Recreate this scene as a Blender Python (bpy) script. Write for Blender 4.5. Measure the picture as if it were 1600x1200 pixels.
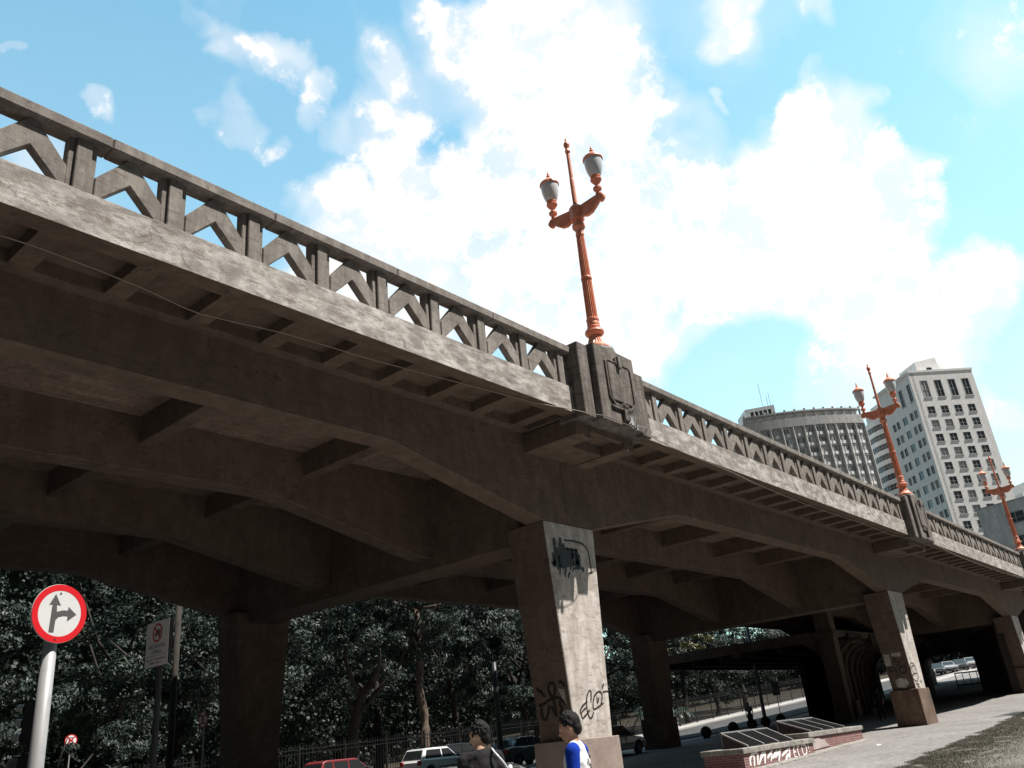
import bpy, bmesh, math, random
from mathutils import Vector, Matrix, noise
random.seed(7)
R=math.radians
S=bpy.context.scene
C=S.collection
for o in list(bpy.data.objects): bpy.data.objects.remove(o)

# ---------------------------------------------------------------- camera
cam_d=bpy.data.cameras.new('camera'); cam=bpy.data.objects.new('camera',cam_d); C.objects.link(cam)
RX=( .6506,-.7534,-.0943); DN=(.2433,.3247,-.9140); FW=(.7192,.5719,.3945)
m=Matrix(((RX[0],-DN[0],-FW[0],0),(RX[1],-DN[1],-FW[1],0),(RX[2],-DN[2],-FW[2],1.5),(0,0,0,1)))
cam.matrix_world=m
cam_d.sensor_width=36; cam_d.lens=29.565; cam_d.clip_end=5000; cam_d.clip_start=.05
S.camera=cam
S.render.resolution_x=1024; S.render.resolution_y=768

# ---------------------------------------------------------------- sun and sky
SUN=Vector((.48,-1,1.88)).normalized()
sd=bpy.data.lights.new('sun','SUN'); sd.energy=4.2; sd.angle=R(.5); sd.color=(1,.94,.875)
so=bpy.data.objects.new('sun',sd); C.objects.link(so)
so.rotation_euler=SUN.to_track_quat('Z','Y').to_euler(); so.location=(0,0,60)
w=bpy.data.worlds.new('World'); S.world=w; w.use_nodes=True
nt=w.node_tree; nt.nodes.clear()
def N(t,**k):
    n=nt.nodes.new(t)
    for a,b in k.items(): setattr(n,a,b)
    return n
def mth(op,a,b=None,c=None,clamp=False):
    n=N('ShaderNodeMath',operation=op,use_clamp=clamp)
    for i,v in enumerate((a,b,c)):
        if v is None: continue
        if isinstance(v,(int,float)): n.inputs[i].default_value=v
        else: nt.links.new(v,n.inputs[i])
    return n.outputs[0]
out=N('ShaderNodeOutputWorld'); bg=N('ShaderNodeBackground')
sky=N('ShaderNodeTexSky',sky_type='NISHITA'); sky.sun_disc=False
sky.sun_elevation=math.asin(SUN.z); sky.sun_rotation=math.atan2(SUN.x,SUN.y)
sky.air_density=1.0; sky.dust_density=.6; sky.ozone_density=1.2
tc=N('ShaderNodeTexCoord')
tint=N('ShaderNodeMix',data_type='RGBA',blend_type='MULTIPLY'); tint.inputs[0].default_value=1
nt.links.new(sky.outputs[0],tint.inputs[6]); tint.inputs[7].default_value=(1.3,1.86,1.48,1)
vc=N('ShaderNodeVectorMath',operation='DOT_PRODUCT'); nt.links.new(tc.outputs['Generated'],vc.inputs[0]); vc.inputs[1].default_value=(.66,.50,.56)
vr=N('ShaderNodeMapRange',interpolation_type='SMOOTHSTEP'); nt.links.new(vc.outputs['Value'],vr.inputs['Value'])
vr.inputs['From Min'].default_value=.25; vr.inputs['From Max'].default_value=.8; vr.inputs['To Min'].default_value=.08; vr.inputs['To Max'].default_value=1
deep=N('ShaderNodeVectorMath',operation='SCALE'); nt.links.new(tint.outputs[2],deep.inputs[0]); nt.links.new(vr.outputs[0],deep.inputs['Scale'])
# cumulus: soft masses placed by direction in the sky, broken up by noise
warp=N('ShaderNodeTexNoise'); warp.inputs['Scale'].default_value=9; warp.inputs['Detail'].default_value=5
nt.links.new(tc.outputs['Generated'],warp.inputs['Vector'])
wsub=N('ShaderNodeVectorMath',operation='SUBTRACT'); nt.links.new(warp.outputs['Color'],wsub.inputs[0]); wsub.inputs[1].default_value=(.5,.5,.5)
wsc=N('ShaderNodeVectorMath',operation='SCALE'); nt.links.new(wsub.outputs[0],wsc.inputs[0]); wsc.inputs['Scale'].default_value=.16
wadd=N('ShaderNodeVectorMath',operation='ADD'); nt.links.new(tc.outputs['Generated'],wadd.inputs[0]); nt.links.new(wsc.outputs[0],wadd.inputs[1])
wn=N('ShaderNodeVectorMath',operation='NORMALIZE'); nt.links.new(wadd.outputs[0],wn.inputs[0])
CL=[[0.6004, 0.3651, 0.7115, 0.99707, 1.2], [0.6677, 0.3528, 0.6555, 0.99798, 1], [0.5902, 0.4348, 0.6801, 0.99793, 1], [0.538, 0.4511, 0.7121, 0.99938, 0.7], [0.6721, 0.4485, 0.5892, 0.99545, 1.1], [0.6153, 0.5391, 0.5751, 0.99665, 1], [0.5357, 0.6153, 0.5782, 0.99829, 0.8], [0.5067, 0.5223, 0.6859, 0.9991, 0.6], [0.522, 0.5577, 0.6453, 0.99907, 0.6], [0.4973, 0.6476, 0.5773, 0.99936, 0.6], [0.5572, 0.561, 0.6123, 0.99904, 0.6], [0.654, 0.5623, 0.506, 0.99519, 1.1], [0.7262, 0.4647, 0.5065, 0.99384, 1.2], [0.7519, 0.3667, 0.5478, 0.99792, 0.8], [0.8107, 0.2142, 0.5449, 0.99746, 1.1], [0.8012, 0.2917, 0.5225, 0.99717, 1.1], [0.855, 0.2135, 0.4727, 0.9955, 1.2], [0.8604, 0.1342, 0.4916, 0.99884, 0.9], [0.7869, 0.1633, 0.5951, 0.9995, 0.7], [0.8239, 0.3335, 0.4583, 0.99652, 1], [0.7888, 0.4495, 0.4192, 0.99779, 0.9], [0.7074, 0.2106, 0.6747, 0.99969, 0.9], [0.7309, 0.2662, 0.6284, 0.99995, 0.7], [0.3614, 0.6189, 0.6973, 0.99951, 0.66], [0.4029, 0.594, 0.6963, 0.99968, 0.66], [0.4413, 0.5917, 0.6747, 0.99979, 0.66], [0.3859, 0.6568, 0.6478, 0.9998, 0.6], [0.4186, 0.6434, 0.6409, 0.99986, 0.55], [0.2806, 0.7284, 0.6251, 0.99984, 0.5], [0.1913, 0.7346, 0.651, 0.99993, 0.6], [0.278, 0.7298, 0.6246, 0.99979, 0.75], [0.913, 0.0792, 0.4002, 0.99944, 0.9], [0.9555, 0.1214, 0.2689, 0.99945, 0.8], [0.9101, 0.1518, 0.3856, 0.9971, 1], [0.7049, 0.3308, 0.6274, 0.99984, 0.6], [0.7352, 0.1322, 0.6649, 0.99983, 0.6], [0.7399, 0.3166, 0.5935, 0.99911, 0.55], [0.4797, 0.5896, 0.6498, 0.99978, 0.4], [0.3292, 0.6072, 0.7232, 0.99982, 0.4], [0.5616, 0.6606, 0.4982, 0.99603, 1], [0.242, 0.7691, 0.5916, 0.99959, 0.9], [0.9074, 0.2278, 0.3533, 0.99718, 0.75], [0.196, 0.7321, 0.6524, 0.99997, 0.4], [0.8475, 0.0323, 0.5299, 0.99756, 0.25], [0.7974, 0.0409, 0.6021, 0.99874, 0.2], [0.6168, 0.5757, 0.5368, 0.99842, -0.75], [0.6643, 0.5397, 0.5171, 0.99929, -0.5], [0.7998, 0.3924, 0.4542, 0.99976, -0.9], [0.7387, 0.3343, 0.5853, 0.99949, -0.5], [0.8636, 0.3504, 0.3625, 0.99881, -0.8], [0.7993, 0.4865, 0.3526, 0.999, -0.4], [0.5731, 0.5235, 0.6304, 0.99967, -0.5], [0.8312, 0.3928, 0.3935, 0.99935, -0.4], [0.8821, 0.0905, 0.4623, 0.9994, -0.5], [0.7598, 0.1805, 0.6246, 0.99981, -0.5], [0.3912, 0.5902, 0.7062, 0.99985, 0.35], [0.354, 0.6272, 0.6937, 0.99988, 0.35], [0.4307, 0.5957, 0.6779, 0.99987, 0.35], [0.7247, 0.2002, 0.6594, 0.99991, 0.3], [0.9444, 0.0964, 0.3144, 0.99976, -0.4], [0.4878, 0.5213, 0.7003, 0.99985, 0.5], [0.2421, 0.6919, 0.6802, 0.99339, -0.8], [0.4071, 0.5505, 0.7288, 0.99919, -0.4], [0.736, 0.3906, 0.553, 0.99957, -0.35], [0.7675, 0.2872, 0.5732, 0.99951, -0.4], [0.832, 0.1182, 0.542, 0.99911, -0.3], [0.8182, 0.0067, 0.5749, 0.99884, 0.3]]
acc=None
for x,y,z,ce,wt in CL:
    d=N('ShaderNodeVectorMath',operation='DOT_PRODUCT'); nt.links.new(wn.outputs[0],d.inputs[0]); d.inputs[1].default_value=(x,y,z)
    mr=N('ShaderNodeMapRange',interpolation_type='SMOOTHSTEP'); nt.links.new(d.outputs['Value'],mr.inputs['Value'])
    mr.inputs['From Min'].default_value=1-(1-ce)*2.1; mr.inputs['From Max'].default_value=1-(1-ce)*.08
    mr.inputs['To Min'].default_value=0; mr.inputs['To Max'].default_value=wt
    acc=mr.outputs[0] if acc is None else mth('ADD',acc,mr.outputs[0])
acc=mth('MINIMUM',acc,1.25)
n1=N('ShaderNodeTexNoise'); n1.inputs['Scale'].default_value=16; n1.inputs['Detail'].default_value=12; n1.inputs['Roughness'].default_value=.68
nt.links.new(tc.outputs['Generated'],n1.inputs['Vector'])
n2=N('ShaderNodeTexNoise'); n2.inputs['Scale'].default_value=3.2; n2.inputs['Detail'].default_value=6; n2.inputs['Roughness'].default_value=.55
nt.links.new(tc.outputs['Generated'],n2.inputs['Vector'])
dens=mth('ADD',acc,mth('MULTIPLY',mth('SUBTRACT',n1.outputs["Fac"],.5),3.5))
mr=N('ShaderNodeMapRange',interpolation_type='SMOOTHSTEP'); nt.links.new(dens,mr.inputs['Value'])
mr.inputs['From Min'].default_value=.36; mr.inputs['From Max'].default_value=1.3
veil=N('ShaderNodeMapRange'); nt.links.new(mth('ADD',mth("MULTIPLY",acc,.48),n2.outputs['Fac']),veil.inputs['Value'])
veil.inputs['From Min'].default_value=.42; veil.inputs['From Max'].default_value=1.05; veil.inputs['To Max'].default_value=.72
# cirrus-like milk towards the lower sky
sep=N('ShaderNodeSeparateXYZ'); nt.links.new(tc.outputs['Generated'],sep.inputs[0])
low=N('ShaderNodeMapRange'); nt.links.new(sep.outputs[2],low.inputs['Value'])
low.inputs['From Min'].default_value=.75; low.inputs['From Max'].default_value=.05; low.inputs['To Max'].default_value=.85
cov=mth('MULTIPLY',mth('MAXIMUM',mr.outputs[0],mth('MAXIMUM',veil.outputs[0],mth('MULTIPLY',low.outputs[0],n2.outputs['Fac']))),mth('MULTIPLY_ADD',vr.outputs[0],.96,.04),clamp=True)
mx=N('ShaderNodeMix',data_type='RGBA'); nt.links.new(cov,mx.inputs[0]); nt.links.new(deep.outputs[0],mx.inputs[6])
mx.inputs[7].default_value=(5.6,5.5,5.5,1)
nt.links.new(mx.outputs[2],bg.inputs['Color']); bg.inputs['Strength'].default_value=.1
nt.links.new(bg.outputs[0],out.inputs['Surface'])
w.cycles.sampling_method='MANUAL'; w.cycles.sample_map_resolution=512
S.view_settings.view_transform='Standard'; S.view_settings.look='None'
S.view_settings.exposure=1.0; S.view_settings.gamma=1
S.render.engine='CYCLES'
S.cycles.max_bounces=6; S.cycles.diffuse_bounces=2; S.cycles.glossy_bounces=3; S.cycles.transparent_max_bounces=8
S.cycles.caustics_reflective=False; S.cycles.caustics_refractive=False

# ---------------------------------------------------------------- materials
def mat(name,col=(.5,.5,.5),rough=.6,metal=0,spec=.5,trans=0,coat=0,build=None):
    M=bpy.data.materials.new(name); M.use_nodes=True
    t=M.node_tree; b=t.nodes['Principled BSDF']
    b.inputs['Base Color'].default_value=(*col,1); b.inputs['Roughness'].default_value=rough
    b.inputs['Metallic'].default_value=metal; b.inputs['Specular IOR Level'].default_value=spec
    b.inputs['Transmission Weight'].default_value=trans; b.inputs['Coat Weight'].default_value=coat
    if build: build(t,b)
    return M
def nz(t,vec,scale,detail=4,rough=.55,sc=None):
    n=t.nodes.new('ShaderNodeTexNoise'); n.inputs['Scale'].default_value=scale; n.inputs['Detail'].default_value=detail; n.inputs['Roughness'].default_value=rough
    if sc:
        mp=t.nodes.new('ShaderNodeMapping'); mp.inputs['Scale'].default_value=sc; t.links.new(vec,mp.inputs['Vector']); vec=mp.outputs[0]
    t.links.new(vec,n.inputs['Vector']); return n.outputs['Fac']
def ramp(t,fac,stops):
    r=t.nodes.new('ShaderNodeValToRGB'); e=r.color_ramp.elements
    while len(e)<len(stops): e.new(.5)
    for i,(p,c) in enumerate(stops):
        e[i].position=p; e[i].color=(*c,1) if len(c)==3 else c
    t.links.new(fac,r.inputs[0]); return r.outputs[0]
def mixc(t,fac,a,b,mode='MIX'):
    x=t.nodes.new('ShaderNodeMix'); x.data_type='RGBA'; x.blend_type=mode
    for i,v in ((0,fac),(6,a),(7,b)):
        if isinstance(v,(int,float)): x.inputs[i].default_value=v
        elif isinstance(v,tuple): x.inputs[i].default_value=(*v,1)
        else: t.links.new(v,x.inputs[i])
    return x.outputs[2]
def bump(t,b,h,st=.3,dist=.02):
    n=t.nodes.new('ShaderNodeBump'); n.inputs['Strength'].default_value=st; n.inputs['Distance'].default_value=dist
    t.links.new(h,n.inputs['Height']); t.links.new(n.outputs[0],b.inputs['Normal'])
def pos(t):
    return t.nodes.new('ShaderNodeNewGeometry').outputs['Position']
def concrete(name,c1,c2,dirt,boards=None,amount=.5,streak=(3,3,.35)):
    def bld(t,b):
        P=pos(t)
        big=nz(t,P,.7,5,.6); mid=nz(t,P,4,6,.65); fine=nz(t,P,45,3,.6)
        base=mixc(t,ramp(t,big,[(.35,(0,0,0)),(.65,(1,1,1))]),c1,c2)
        st=nz(t,P,2.2,6,.65,streak)
        base=mixc(t,ramp(t,st,[(.42,(amount,)*3),(.62,(0,0,0))]),base,dirt)
        bl=nz(t,P,1.6,7,.7,(1,1,1.6))
        base=mixc(t,ramp(t,bl,[(.57,(0,0,0)),(.66,(.55*amount+.12,)*3)]),base,dirt)
        base=mixc(t,ramp(t,mid,[(.35,(.82,.82,.82)),(.62,(1.12,1.12,1.12))]),base,base) if False else base
        v=t.nodes.new('ShaderNodeTexVoronoi'); v.inputs['Scale'].default_value=9; t.links.new(P,v.inputs['Vector'])
        base=mixc(t,ramp(t,v.outputs['Distance'],[(.03,(.5,.5,.5)),(.09,(0,0,0))]),base,dirt)
        ck=t.nodes.new('ShaderNodeTexVoronoi'); ck.feature='DISTANCE_TO_EDGE'; ck.inputs['Scale'].default_value=.55
        dn=t.nodes.new('ShaderNodeTexNoise'); dn.inputs['Scale'].default_value=2.2; dn.inputs['Detail'].default_value=6; t.links.new(P,dn.inputs['Vector'])
        vm=t.nodes.new('ShaderNodeVectorMath'); vm.operation='MULTIPLY_ADD'; t.links.new(dn.outputs['Color'],vm.inputs[0]); vm.inputs[1].default_value=(.9,.9,.9); t.links.new(P,vm.inputs[2]); t.links.new(vm.outputs[0],ck.inputs['Vector'])
        gr=nz(t,P,.9,4,.6)
        cf=t.nodes.new('ShaderNodeMath'); cf.operation='MULTIPLY'; t.links.new(ramp(t,ck.outputs['Distance'],[(.002,(.75,.75,.75)),(.010,(0,0,0))]),cf.inputs[0]); t.links.new(ramp(t,gr,[(.45,(0,0,0)),(.6,(1,1,1))]),cf.inputs[1])
        base=mixc(t,cf.outputs[0],base,dirt)
        gm=nz(t,P,7,7,.75,(.35,.35,1.5)); base=mixc(t,ramp(t,gm,[(.52,(0,0,0)),(.6,(amount,)*3)]),base,dirt)
        lt=nz(t,P,5,6,.7,(.8,.8,.8)); base=mixc(t,ramp(t,lt,[(.6,(0,0,0)),(.68,(.5*amount,)*3)]),base,tuple(min(1,q*1.5) for q in c2))
        base=mixc(t,.5,base,ramp(t,mid,[(.3,(.42,.42,.42)),(.7,(.58,.58,.58))]),'OVERLAY')
        base=mixc(t,.35,base,ramp(t,fine,[(.25,(.36,.36,.36)),(.75,(.64,.64,.64))]),'OVERLAY')
        h=t.nodes.new('ShaderNodeMath'); h.operation='ADD'; t.links.new(mid,h.inputs[0]); t.links.new(fine,h.inputs[1])
        hh=h.outputs[0]
        if boards:
            br=t.nodes.new('ShaderNodeTexBrick'); mp=t.nodes.new('ShaderNodeMapping'); mp.inputs['Rotation'].default_value=boards
            t.links.new(P,mp.inputs['Vector']); t.links.new(mp.outputs[0],br.inputs['Vector'])
            br.inputs['Scale'].default_value=1; br.inputs['Brick Width'].default_value=1.9; br.inputs['Row Height'].default_value=.26
            br.inputs['Mortar Size'].default_value=.012; br.inputs['Mortar Smooth'].default_value=.6; br.offset=.37
            br.inputs['Color1'].default_value=(.43,.43,.43,1); br.inputs['Color2'].default_value=(.57,.57,.57,1); br.inputs['Mortar'].default_value=(.3,.3,.3,1)
            base=mixc(t,.8,base,br.outputs['Color'],'OVERLAY')
            h2=t.nodes.new('ShaderNodeMath'); h2.operation='SUBTRACT'; t.links.new(hh,h2.inputs[0]); t.links.new(br.outputs['Fac'],h2.inputs[1]); hh=h2.outputs[0]
        t.links.new(base,b.inputs['Base Color']); bump(t,b,hh,.35,.02)
    return mat(name,c1,.9,spec=.2,build=bld)
M={}
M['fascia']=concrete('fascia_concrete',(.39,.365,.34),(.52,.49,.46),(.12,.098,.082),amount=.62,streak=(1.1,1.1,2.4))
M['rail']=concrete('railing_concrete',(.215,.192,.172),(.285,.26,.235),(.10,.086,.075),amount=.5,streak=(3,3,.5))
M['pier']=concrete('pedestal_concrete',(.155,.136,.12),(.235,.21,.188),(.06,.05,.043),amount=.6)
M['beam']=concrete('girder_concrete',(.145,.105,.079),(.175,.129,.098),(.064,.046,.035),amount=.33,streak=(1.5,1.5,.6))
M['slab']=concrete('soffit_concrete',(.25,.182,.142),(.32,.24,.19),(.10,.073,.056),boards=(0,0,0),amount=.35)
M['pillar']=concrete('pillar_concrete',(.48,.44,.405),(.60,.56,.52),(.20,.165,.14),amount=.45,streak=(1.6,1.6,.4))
def granite(t,b):
    P=pos(t); f=nz(t,P,70,3,.8)
    c=ramp(t,f,[(.3,(.10,.075,.062)),(.5,(.27,.215,.185)),(.72,(.5,.43,.38))])
    g=nz(t,P,1.7,5,.6)
    c=mixc(t,ramp(t,g,[(.35,(.45,.45,.45)),(.6,(0,0,0))]),c,(.12,.085,.06))
    t.links.new(c,b.inputs['Base Color']); bump(t,b,f,.2,.01)
def brownst(t,b):
    P=pos(t); f=nz(t,P,1.6,6,.7,(1,1,.6)); g=nz(t,P,50,3,.7)
    c=mixc(t,.35,ramp(t,f,[(.3,(.06,.036,.024)),(.55,(.13,.082,.056)),(.75,(.24,.165,.12))]),ramp(t,g,[(.3,(.3,.3,.3)),(.7,(.7,.7,.7))]),'OVERLAY')
    t.links.new(c,b.inputs['Base Color']); bump(t,b,g,.2,.01)
M['brownstone']=mat('brown_plinth_stone',rough=.8,build=brownst)
M['granite']=mat('granite_plinth',rough=.75,build=granite)
def redpaint(t,b):
    P=pos(t); f=nz(t,P,6,6,.65); g=nz(t,P,60,2,.5)
    c=ramp(t,f,[(.3,(.52,.17,.095)),(.5,(.70,.25,.145)),(.72,(.74,.34,.22))])
    t.links.new(c,b.inputs['Base Color']); bump(t,b,g,.12,.004)
M['red']=mat('red_oxide_paint',rough=.42,build=redpaint)
M['globe']=mat('opal_glass',(.62,.63,.65),.18,spec=.6)
M['asphalt']=None
def ground(name,c1,c2,dk,scale=30):
    def bld(t,b):
        P=pos(t); f=nz(t,P,scale,4,.75); g=nz(t,P,.35,6,.6); h=nz(t,P,2.5,6,.65)
        c=mixc(t,ramp(t,g,[(.35,(0,0,0)),(.65,(1,1,1))]),c1,c2)
        c=mixc(t,ramp(t,h,[(.5,(0,0,0)),(.68,(.45,.45,.45))]),c,dk)
        sp=nz(t,P,6.5,5,.8); c=mixc(t,.5,c,ramp(t,sp,[(.38,(.22,.22,.22)),(.62,(.74,.74,.74))]),'OVERLAY'); c=mixc(t,.55,c,ramp(t,f,[(.3,(.3,.3,.3)),(.7,(.7,.7,.7))]),'OVERLAY')
        v=t.nodes.new('ShaderNodeTexVoronoi'); v.inputs['Scale'].default_value=2.3; t.links.new(P,v.inputs['Vector'])
        c=mixc(t,ramp(t,v.outputs['Distance'],[(.02,(.6,.6,.6)),(.06,(0,0,0))]),c,dk)
        t.links.new(c,b.inputs['Base Color']); bump(t,b,f,.4,.015)
    return mat(name,c1,.9,spec=.25,build=bld)
M['plaza']=ground('plaza_paving',(.19,.182,.175),(.245,.235,.227),(.115,.108,.102))
M['asphalt']=ground('asphalt',(.06,.06,.062),(.085,.084,.084),(.04,.04,.04))
M['kerb']=ground('kerb_stone',(.33,.32,.31),(.42,.41,.39),(.2,.19,.18))
M['soil']=ground('park_soil',(.035,.03,.022),(.06,.05,.035),(.02,.018,.012),9)
M['turf']=ground('worn_turf',(.095,.085,.068),(.17,.158,.14),(.045,.042,.03),14)
def leafm(name,c1,c2,sp=.5,rg=.42):
    def bld(t,b):
        oi=t.nodes.new('ShaderNodeObjectInfo'); P=pos(t); f=nz(t,P,.9,3,.6); g=nz(t,P,6,2,.5)
        c=mixc(t,ramp(t,f,[(.35,(0,0,0)),(.65,(1,1,1))]),c1,c2)
        c=mixc(t,.6,c,ramp(t,g,[(.3,(.3,.3,.3)),(.7,(.7,.7,.7))]),'OVERLAY')
        t.links.new(c,b.inputs['Base Color'])
        tr=t.nodes.new('ShaderNodeBsdfTranslucent'); t.links.new(c,tr.inputs['Color'])
        ms=t.nodes.new('ShaderNodeMixShader'); ms.inputs[0].default_value=.08
        o=t.nodes['Material Output']; t.links.new(b.outputs[0],ms.inputs[1]); t.links.new(tr.outputs[0],ms.inputs[2]); t.links.new(ms.outputs[0],o.inputs['Surface'])
    return mat(name,c1,rg,spec=sp,build=bld)
M['leaf']=leafm('dark_leaves',(.015,.026,.018),(.038,.058,.042),.28,.5)
M['leaf2']=leafm('grey_green_leaves',(.018,.028,.021),(.045,.063,.050),.3,.5)
M['leaf3']=leafm('yellowish_leaves',(.10,.10,.035),(.17,.16,.06),.6,.4)
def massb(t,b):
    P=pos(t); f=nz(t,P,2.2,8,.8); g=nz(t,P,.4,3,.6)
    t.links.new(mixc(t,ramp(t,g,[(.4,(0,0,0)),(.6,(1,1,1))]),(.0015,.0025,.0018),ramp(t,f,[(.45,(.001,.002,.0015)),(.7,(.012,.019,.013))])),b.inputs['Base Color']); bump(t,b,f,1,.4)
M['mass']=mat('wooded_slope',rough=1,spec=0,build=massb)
M['leaffar']=leafm('wood_leaves',(.007,.012,.008),(.012,.020,.014),.3,.55)
M['palm']=leafm('palm_leaves',(.04,.075,.05),(.07,.11,.08),.7,.35)
M['grassb']=leafm('grass_blades',(.11,.104,.08),(.19,.178,.145),.3,.6)
def bark(t,b):
    P=pos(t); f=nz(t,P,5,6,.7,(2,2,.4)); c=ramp(t,f,[(.35,(.045,.033,.025)),(.6,(.15,.105,.08)),(.75,(.24,.18,.14))])
    t.links.new(c,b.inputs['Base Color']); bump(t,b,f,.8,.05)
M['bark']=mat('bark',rough=.9,build=bark)
def barkd(t,b):
    P=pos(t); f=nz(t,P,5,6,.7,(2,2,.4)); c=ramp(t,f,[(.35,(.012,.010,.009)),(.7,(.05,.04,.032))])
    t.links.new(c,b.inputs['Base Color']); bump(t,b,f,.8,.05)
M['barkd']=mat('dark_bark',rough=.9,build=barkd)
def worn(name,c,c2,rough=.5,metal=0,sc=5,amt=.6):
    def bld(t,b):
        P=pos(t); f=nz(t,P,sc,6,.65)
        t.links.new(mixc(t,ramp(t,f,[(.5,(0,0,0)),(.72,(amt,)*3)]),c,c2),b.inputs['Base Color']); bump(t,b,f,.08,.005)
    return mat(name,c,rough,metal,build=bld)
M['galv']=worn('galvanised_steel',(.30,.30,.30),(.2,.2,.2),.5,.1)
M['darkmetal']=worn('dark_painted_metal',(.025,.026,.03),(.05,.05,.05),.45)
M['iron']=worn('black_iron',(.006,.006,.006),(.014,.013,.012),.5)
M['signwhite']=worn('sign_white',(.55,.55,.545),(.42,.42,.41),.4,sc=3,amt=.3)
M['signgrey']=worn('sign_aged_white',(.42,.42,.41),(.3,.3,.29),.5,sc=3,amt=.4)
M['signred']=worn('sign_red',(.55,.012,.018),(.42,.012,.016),.35,sc=3,amt=.4)
M['signblack']=worn('sign_dark_grey',(.07,.07,.07),(.05,.05,.05),.5)
M['signgt']=worn('sign_text_grey',(.13,.13,.13),(.18,.18,.18),.5)
M['spray']=worn('brown_spray_paint',(.028,.016,.010),(.05,.03,.02),.6)
M['spraydk']=worn('black_spray_paint',(.012,.010,.009),(.03,.024,.02),.6)
M['whitepaint']=worn('white_spray_paint',(.80,.79,.78),(.6,.55,.53),.7,sc=14,amt=.6)
M['glass']=mat('dark_glass',(.012,.013,.014),.2,spec=.25)
M['carglass']=mat('car_glass',(.025,.028,.03),.05,spec=.8)
M['tyre']=worn('tyre_rubber',(.02,.02,.02),(.04,.04,.04),.8)
M['rim']=mat('wheel_rim',(.35,.35,.36),.35,.8)
M['chrome']=mat('chrome',(.6,.6,.6),.15,1)
M['hl']=mat('headlight_glass',(.6,.6,.62),.1,spec=.8)
M['tl']=mat('tail_light_lens',(.35,.02,.02),.2)
M['plastic']=worn('black_plastic',(.03,.03,.03),(.05,.05,.05),.5)
def paint(name,c): return mat(name,c,.28,coat=.6)
M['car_white']=paint('white_car_paint',(.72,.72,.71)); M['car_red']=paint('dark_red_car_paint',(.19,.022,.024))
M['car_dull']=mat('dull_black_paint',(.005,.005,.005),.55)
M['car_black']=paint('black_car_paint',(.012,.012,.013)); M['car_grey']=paint('graphite_car_paint',(.045,.046,.05))
M['car_silver']=paint('silver_car_paint',(.35,.36,.37))
def brick(t,b):
    P=pos(t); br=t.nodes.new('ShaderNodeTexBrick')
    sx=t.nodes.new('ShaderNodeSeparateXYZ'); t.links.new(P,sx.inputs[0])
    ad=t.nodes.new('ShaderNodeMath'); ad.operation='ADD'; t.links.new(sx.outputs[0],ad.inputs[0]); t.links.new(sx.outputs[1],ad.inputs[1])
    cb=t.nodes.new('ShaderNodeCombineXYZ'); t.links.new(ad.outputs[0],cb.inputs[0]); t.links.new(sx.outputs[2],cb.inputs[1])
    t.links.new(cb.outputs[0],br.inputs['Vector']); br.inputs['Scale'].default_value=1
    br.inputs['Brick Width'].default_value=.25; br.inputs['Row Height'].default_value=.07; br.inputs['Mortar Size'].default_value=.007
    br.inputs['Color1'].default_value=(.15,.058,.058,1); br.inputs['Color2'].default_value=(.21,.095,.09,1); br.inputs['Mortar'].default_value=(.28,.22,.215,1)
    c=mixc(t,.4,br.outputs['Color'],ramp(t,nz(t,P,6,5,.7),[(.3,(.3,.3,.3)),(.7,(.7,.7,.7))]),'OVERLAY')
    t.links.new(c,b.inputs['Base Color']); bump(t,b,br.outputs['Fac'],-.4,.01)
M['brick']=mat('red_brick',rough=.85,build=brick)
M['coping']=concrete('coping_concrete',(.34,.325,.30),(.36,.345,.32),(.12,.11,.10),amount=.6)
M['render_pink']=concrete('pinkish_patch_render',(.42,.36,.35),(.5,.43,.42),(.3,.26,.25),amount=.3)
M['bwhite']=concrete('tower_render',(.70,.69,.68),(.78,.77,.76),(.52,.51,.50),amount=.3,streak=(.6,.6,.12))
M['bgrey']=concrete('grey_render',(.60,.60,.60),(.68,.68,.675),(.22,.22,.22),amount=.35,streak=(.6,.6,.12))
M['bhotel']=concrete('facade_concrete',(.40,.395,.39),(.48,.475,.47),(.18,.18,.175),amount=.4,streak=(.6,.6,.12))
M['bpanel']=worn('facade_panels',(.46,.46,.455),(.56,.56,.555),.5,sc=.5)
M['bgreyd']=concrete('dull_render',(.16,.155,.15),(.2,.195,.19),(.1,.1,.1),amount=.3)
M['signbright']=worn('reflective_sign_white',(.80,.80,.79),(.66,.66,.65),.4,sc=3,amt=.3)
M['bpale']=worn('pale_facade_panels',(.78,.77,.76),(.5,.5,.5),.6,sc=.5)
M['bframe']=worn('window_frame_paint',(.34,.34,.34),(.25,.25,.25),.6)
M['bwin']=mat('window_glass',(.035,.037,.042),.12,spec=.7)
M['bblind']=worn('window_blinds',(.30,.30,.30),(.2,.2,.2),.7,sc=.8)
M['dkcon']=concrete('dark_concrete',(.045,.036,.03),(.07,.056,.046),(.02,.017,.014),amount=.6)  # very dark concrete tone, shared by underpass and stone spheres
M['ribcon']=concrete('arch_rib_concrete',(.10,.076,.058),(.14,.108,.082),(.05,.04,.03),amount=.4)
M['skin']=mat('skin_brown',(.36,.20,.125),.5,spec=.35)
M['skinl']=mat('skin_light',(.52,.34,.24),.5,spec=.35)
def hairb(t,b):
    P=pos(t); f=nz(t,P,90,3,.6,(1,1,.3)); t.links.new(ramp(t,f,[(.3,(.003,.003,.003)),(.7,(.014,.013,.013))]),b.inputs['Base Color']); bump(t,b,f,1,.01)
M['hair']=mat('black_hair',rough=.75,spec=.3,build=hairb)
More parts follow.
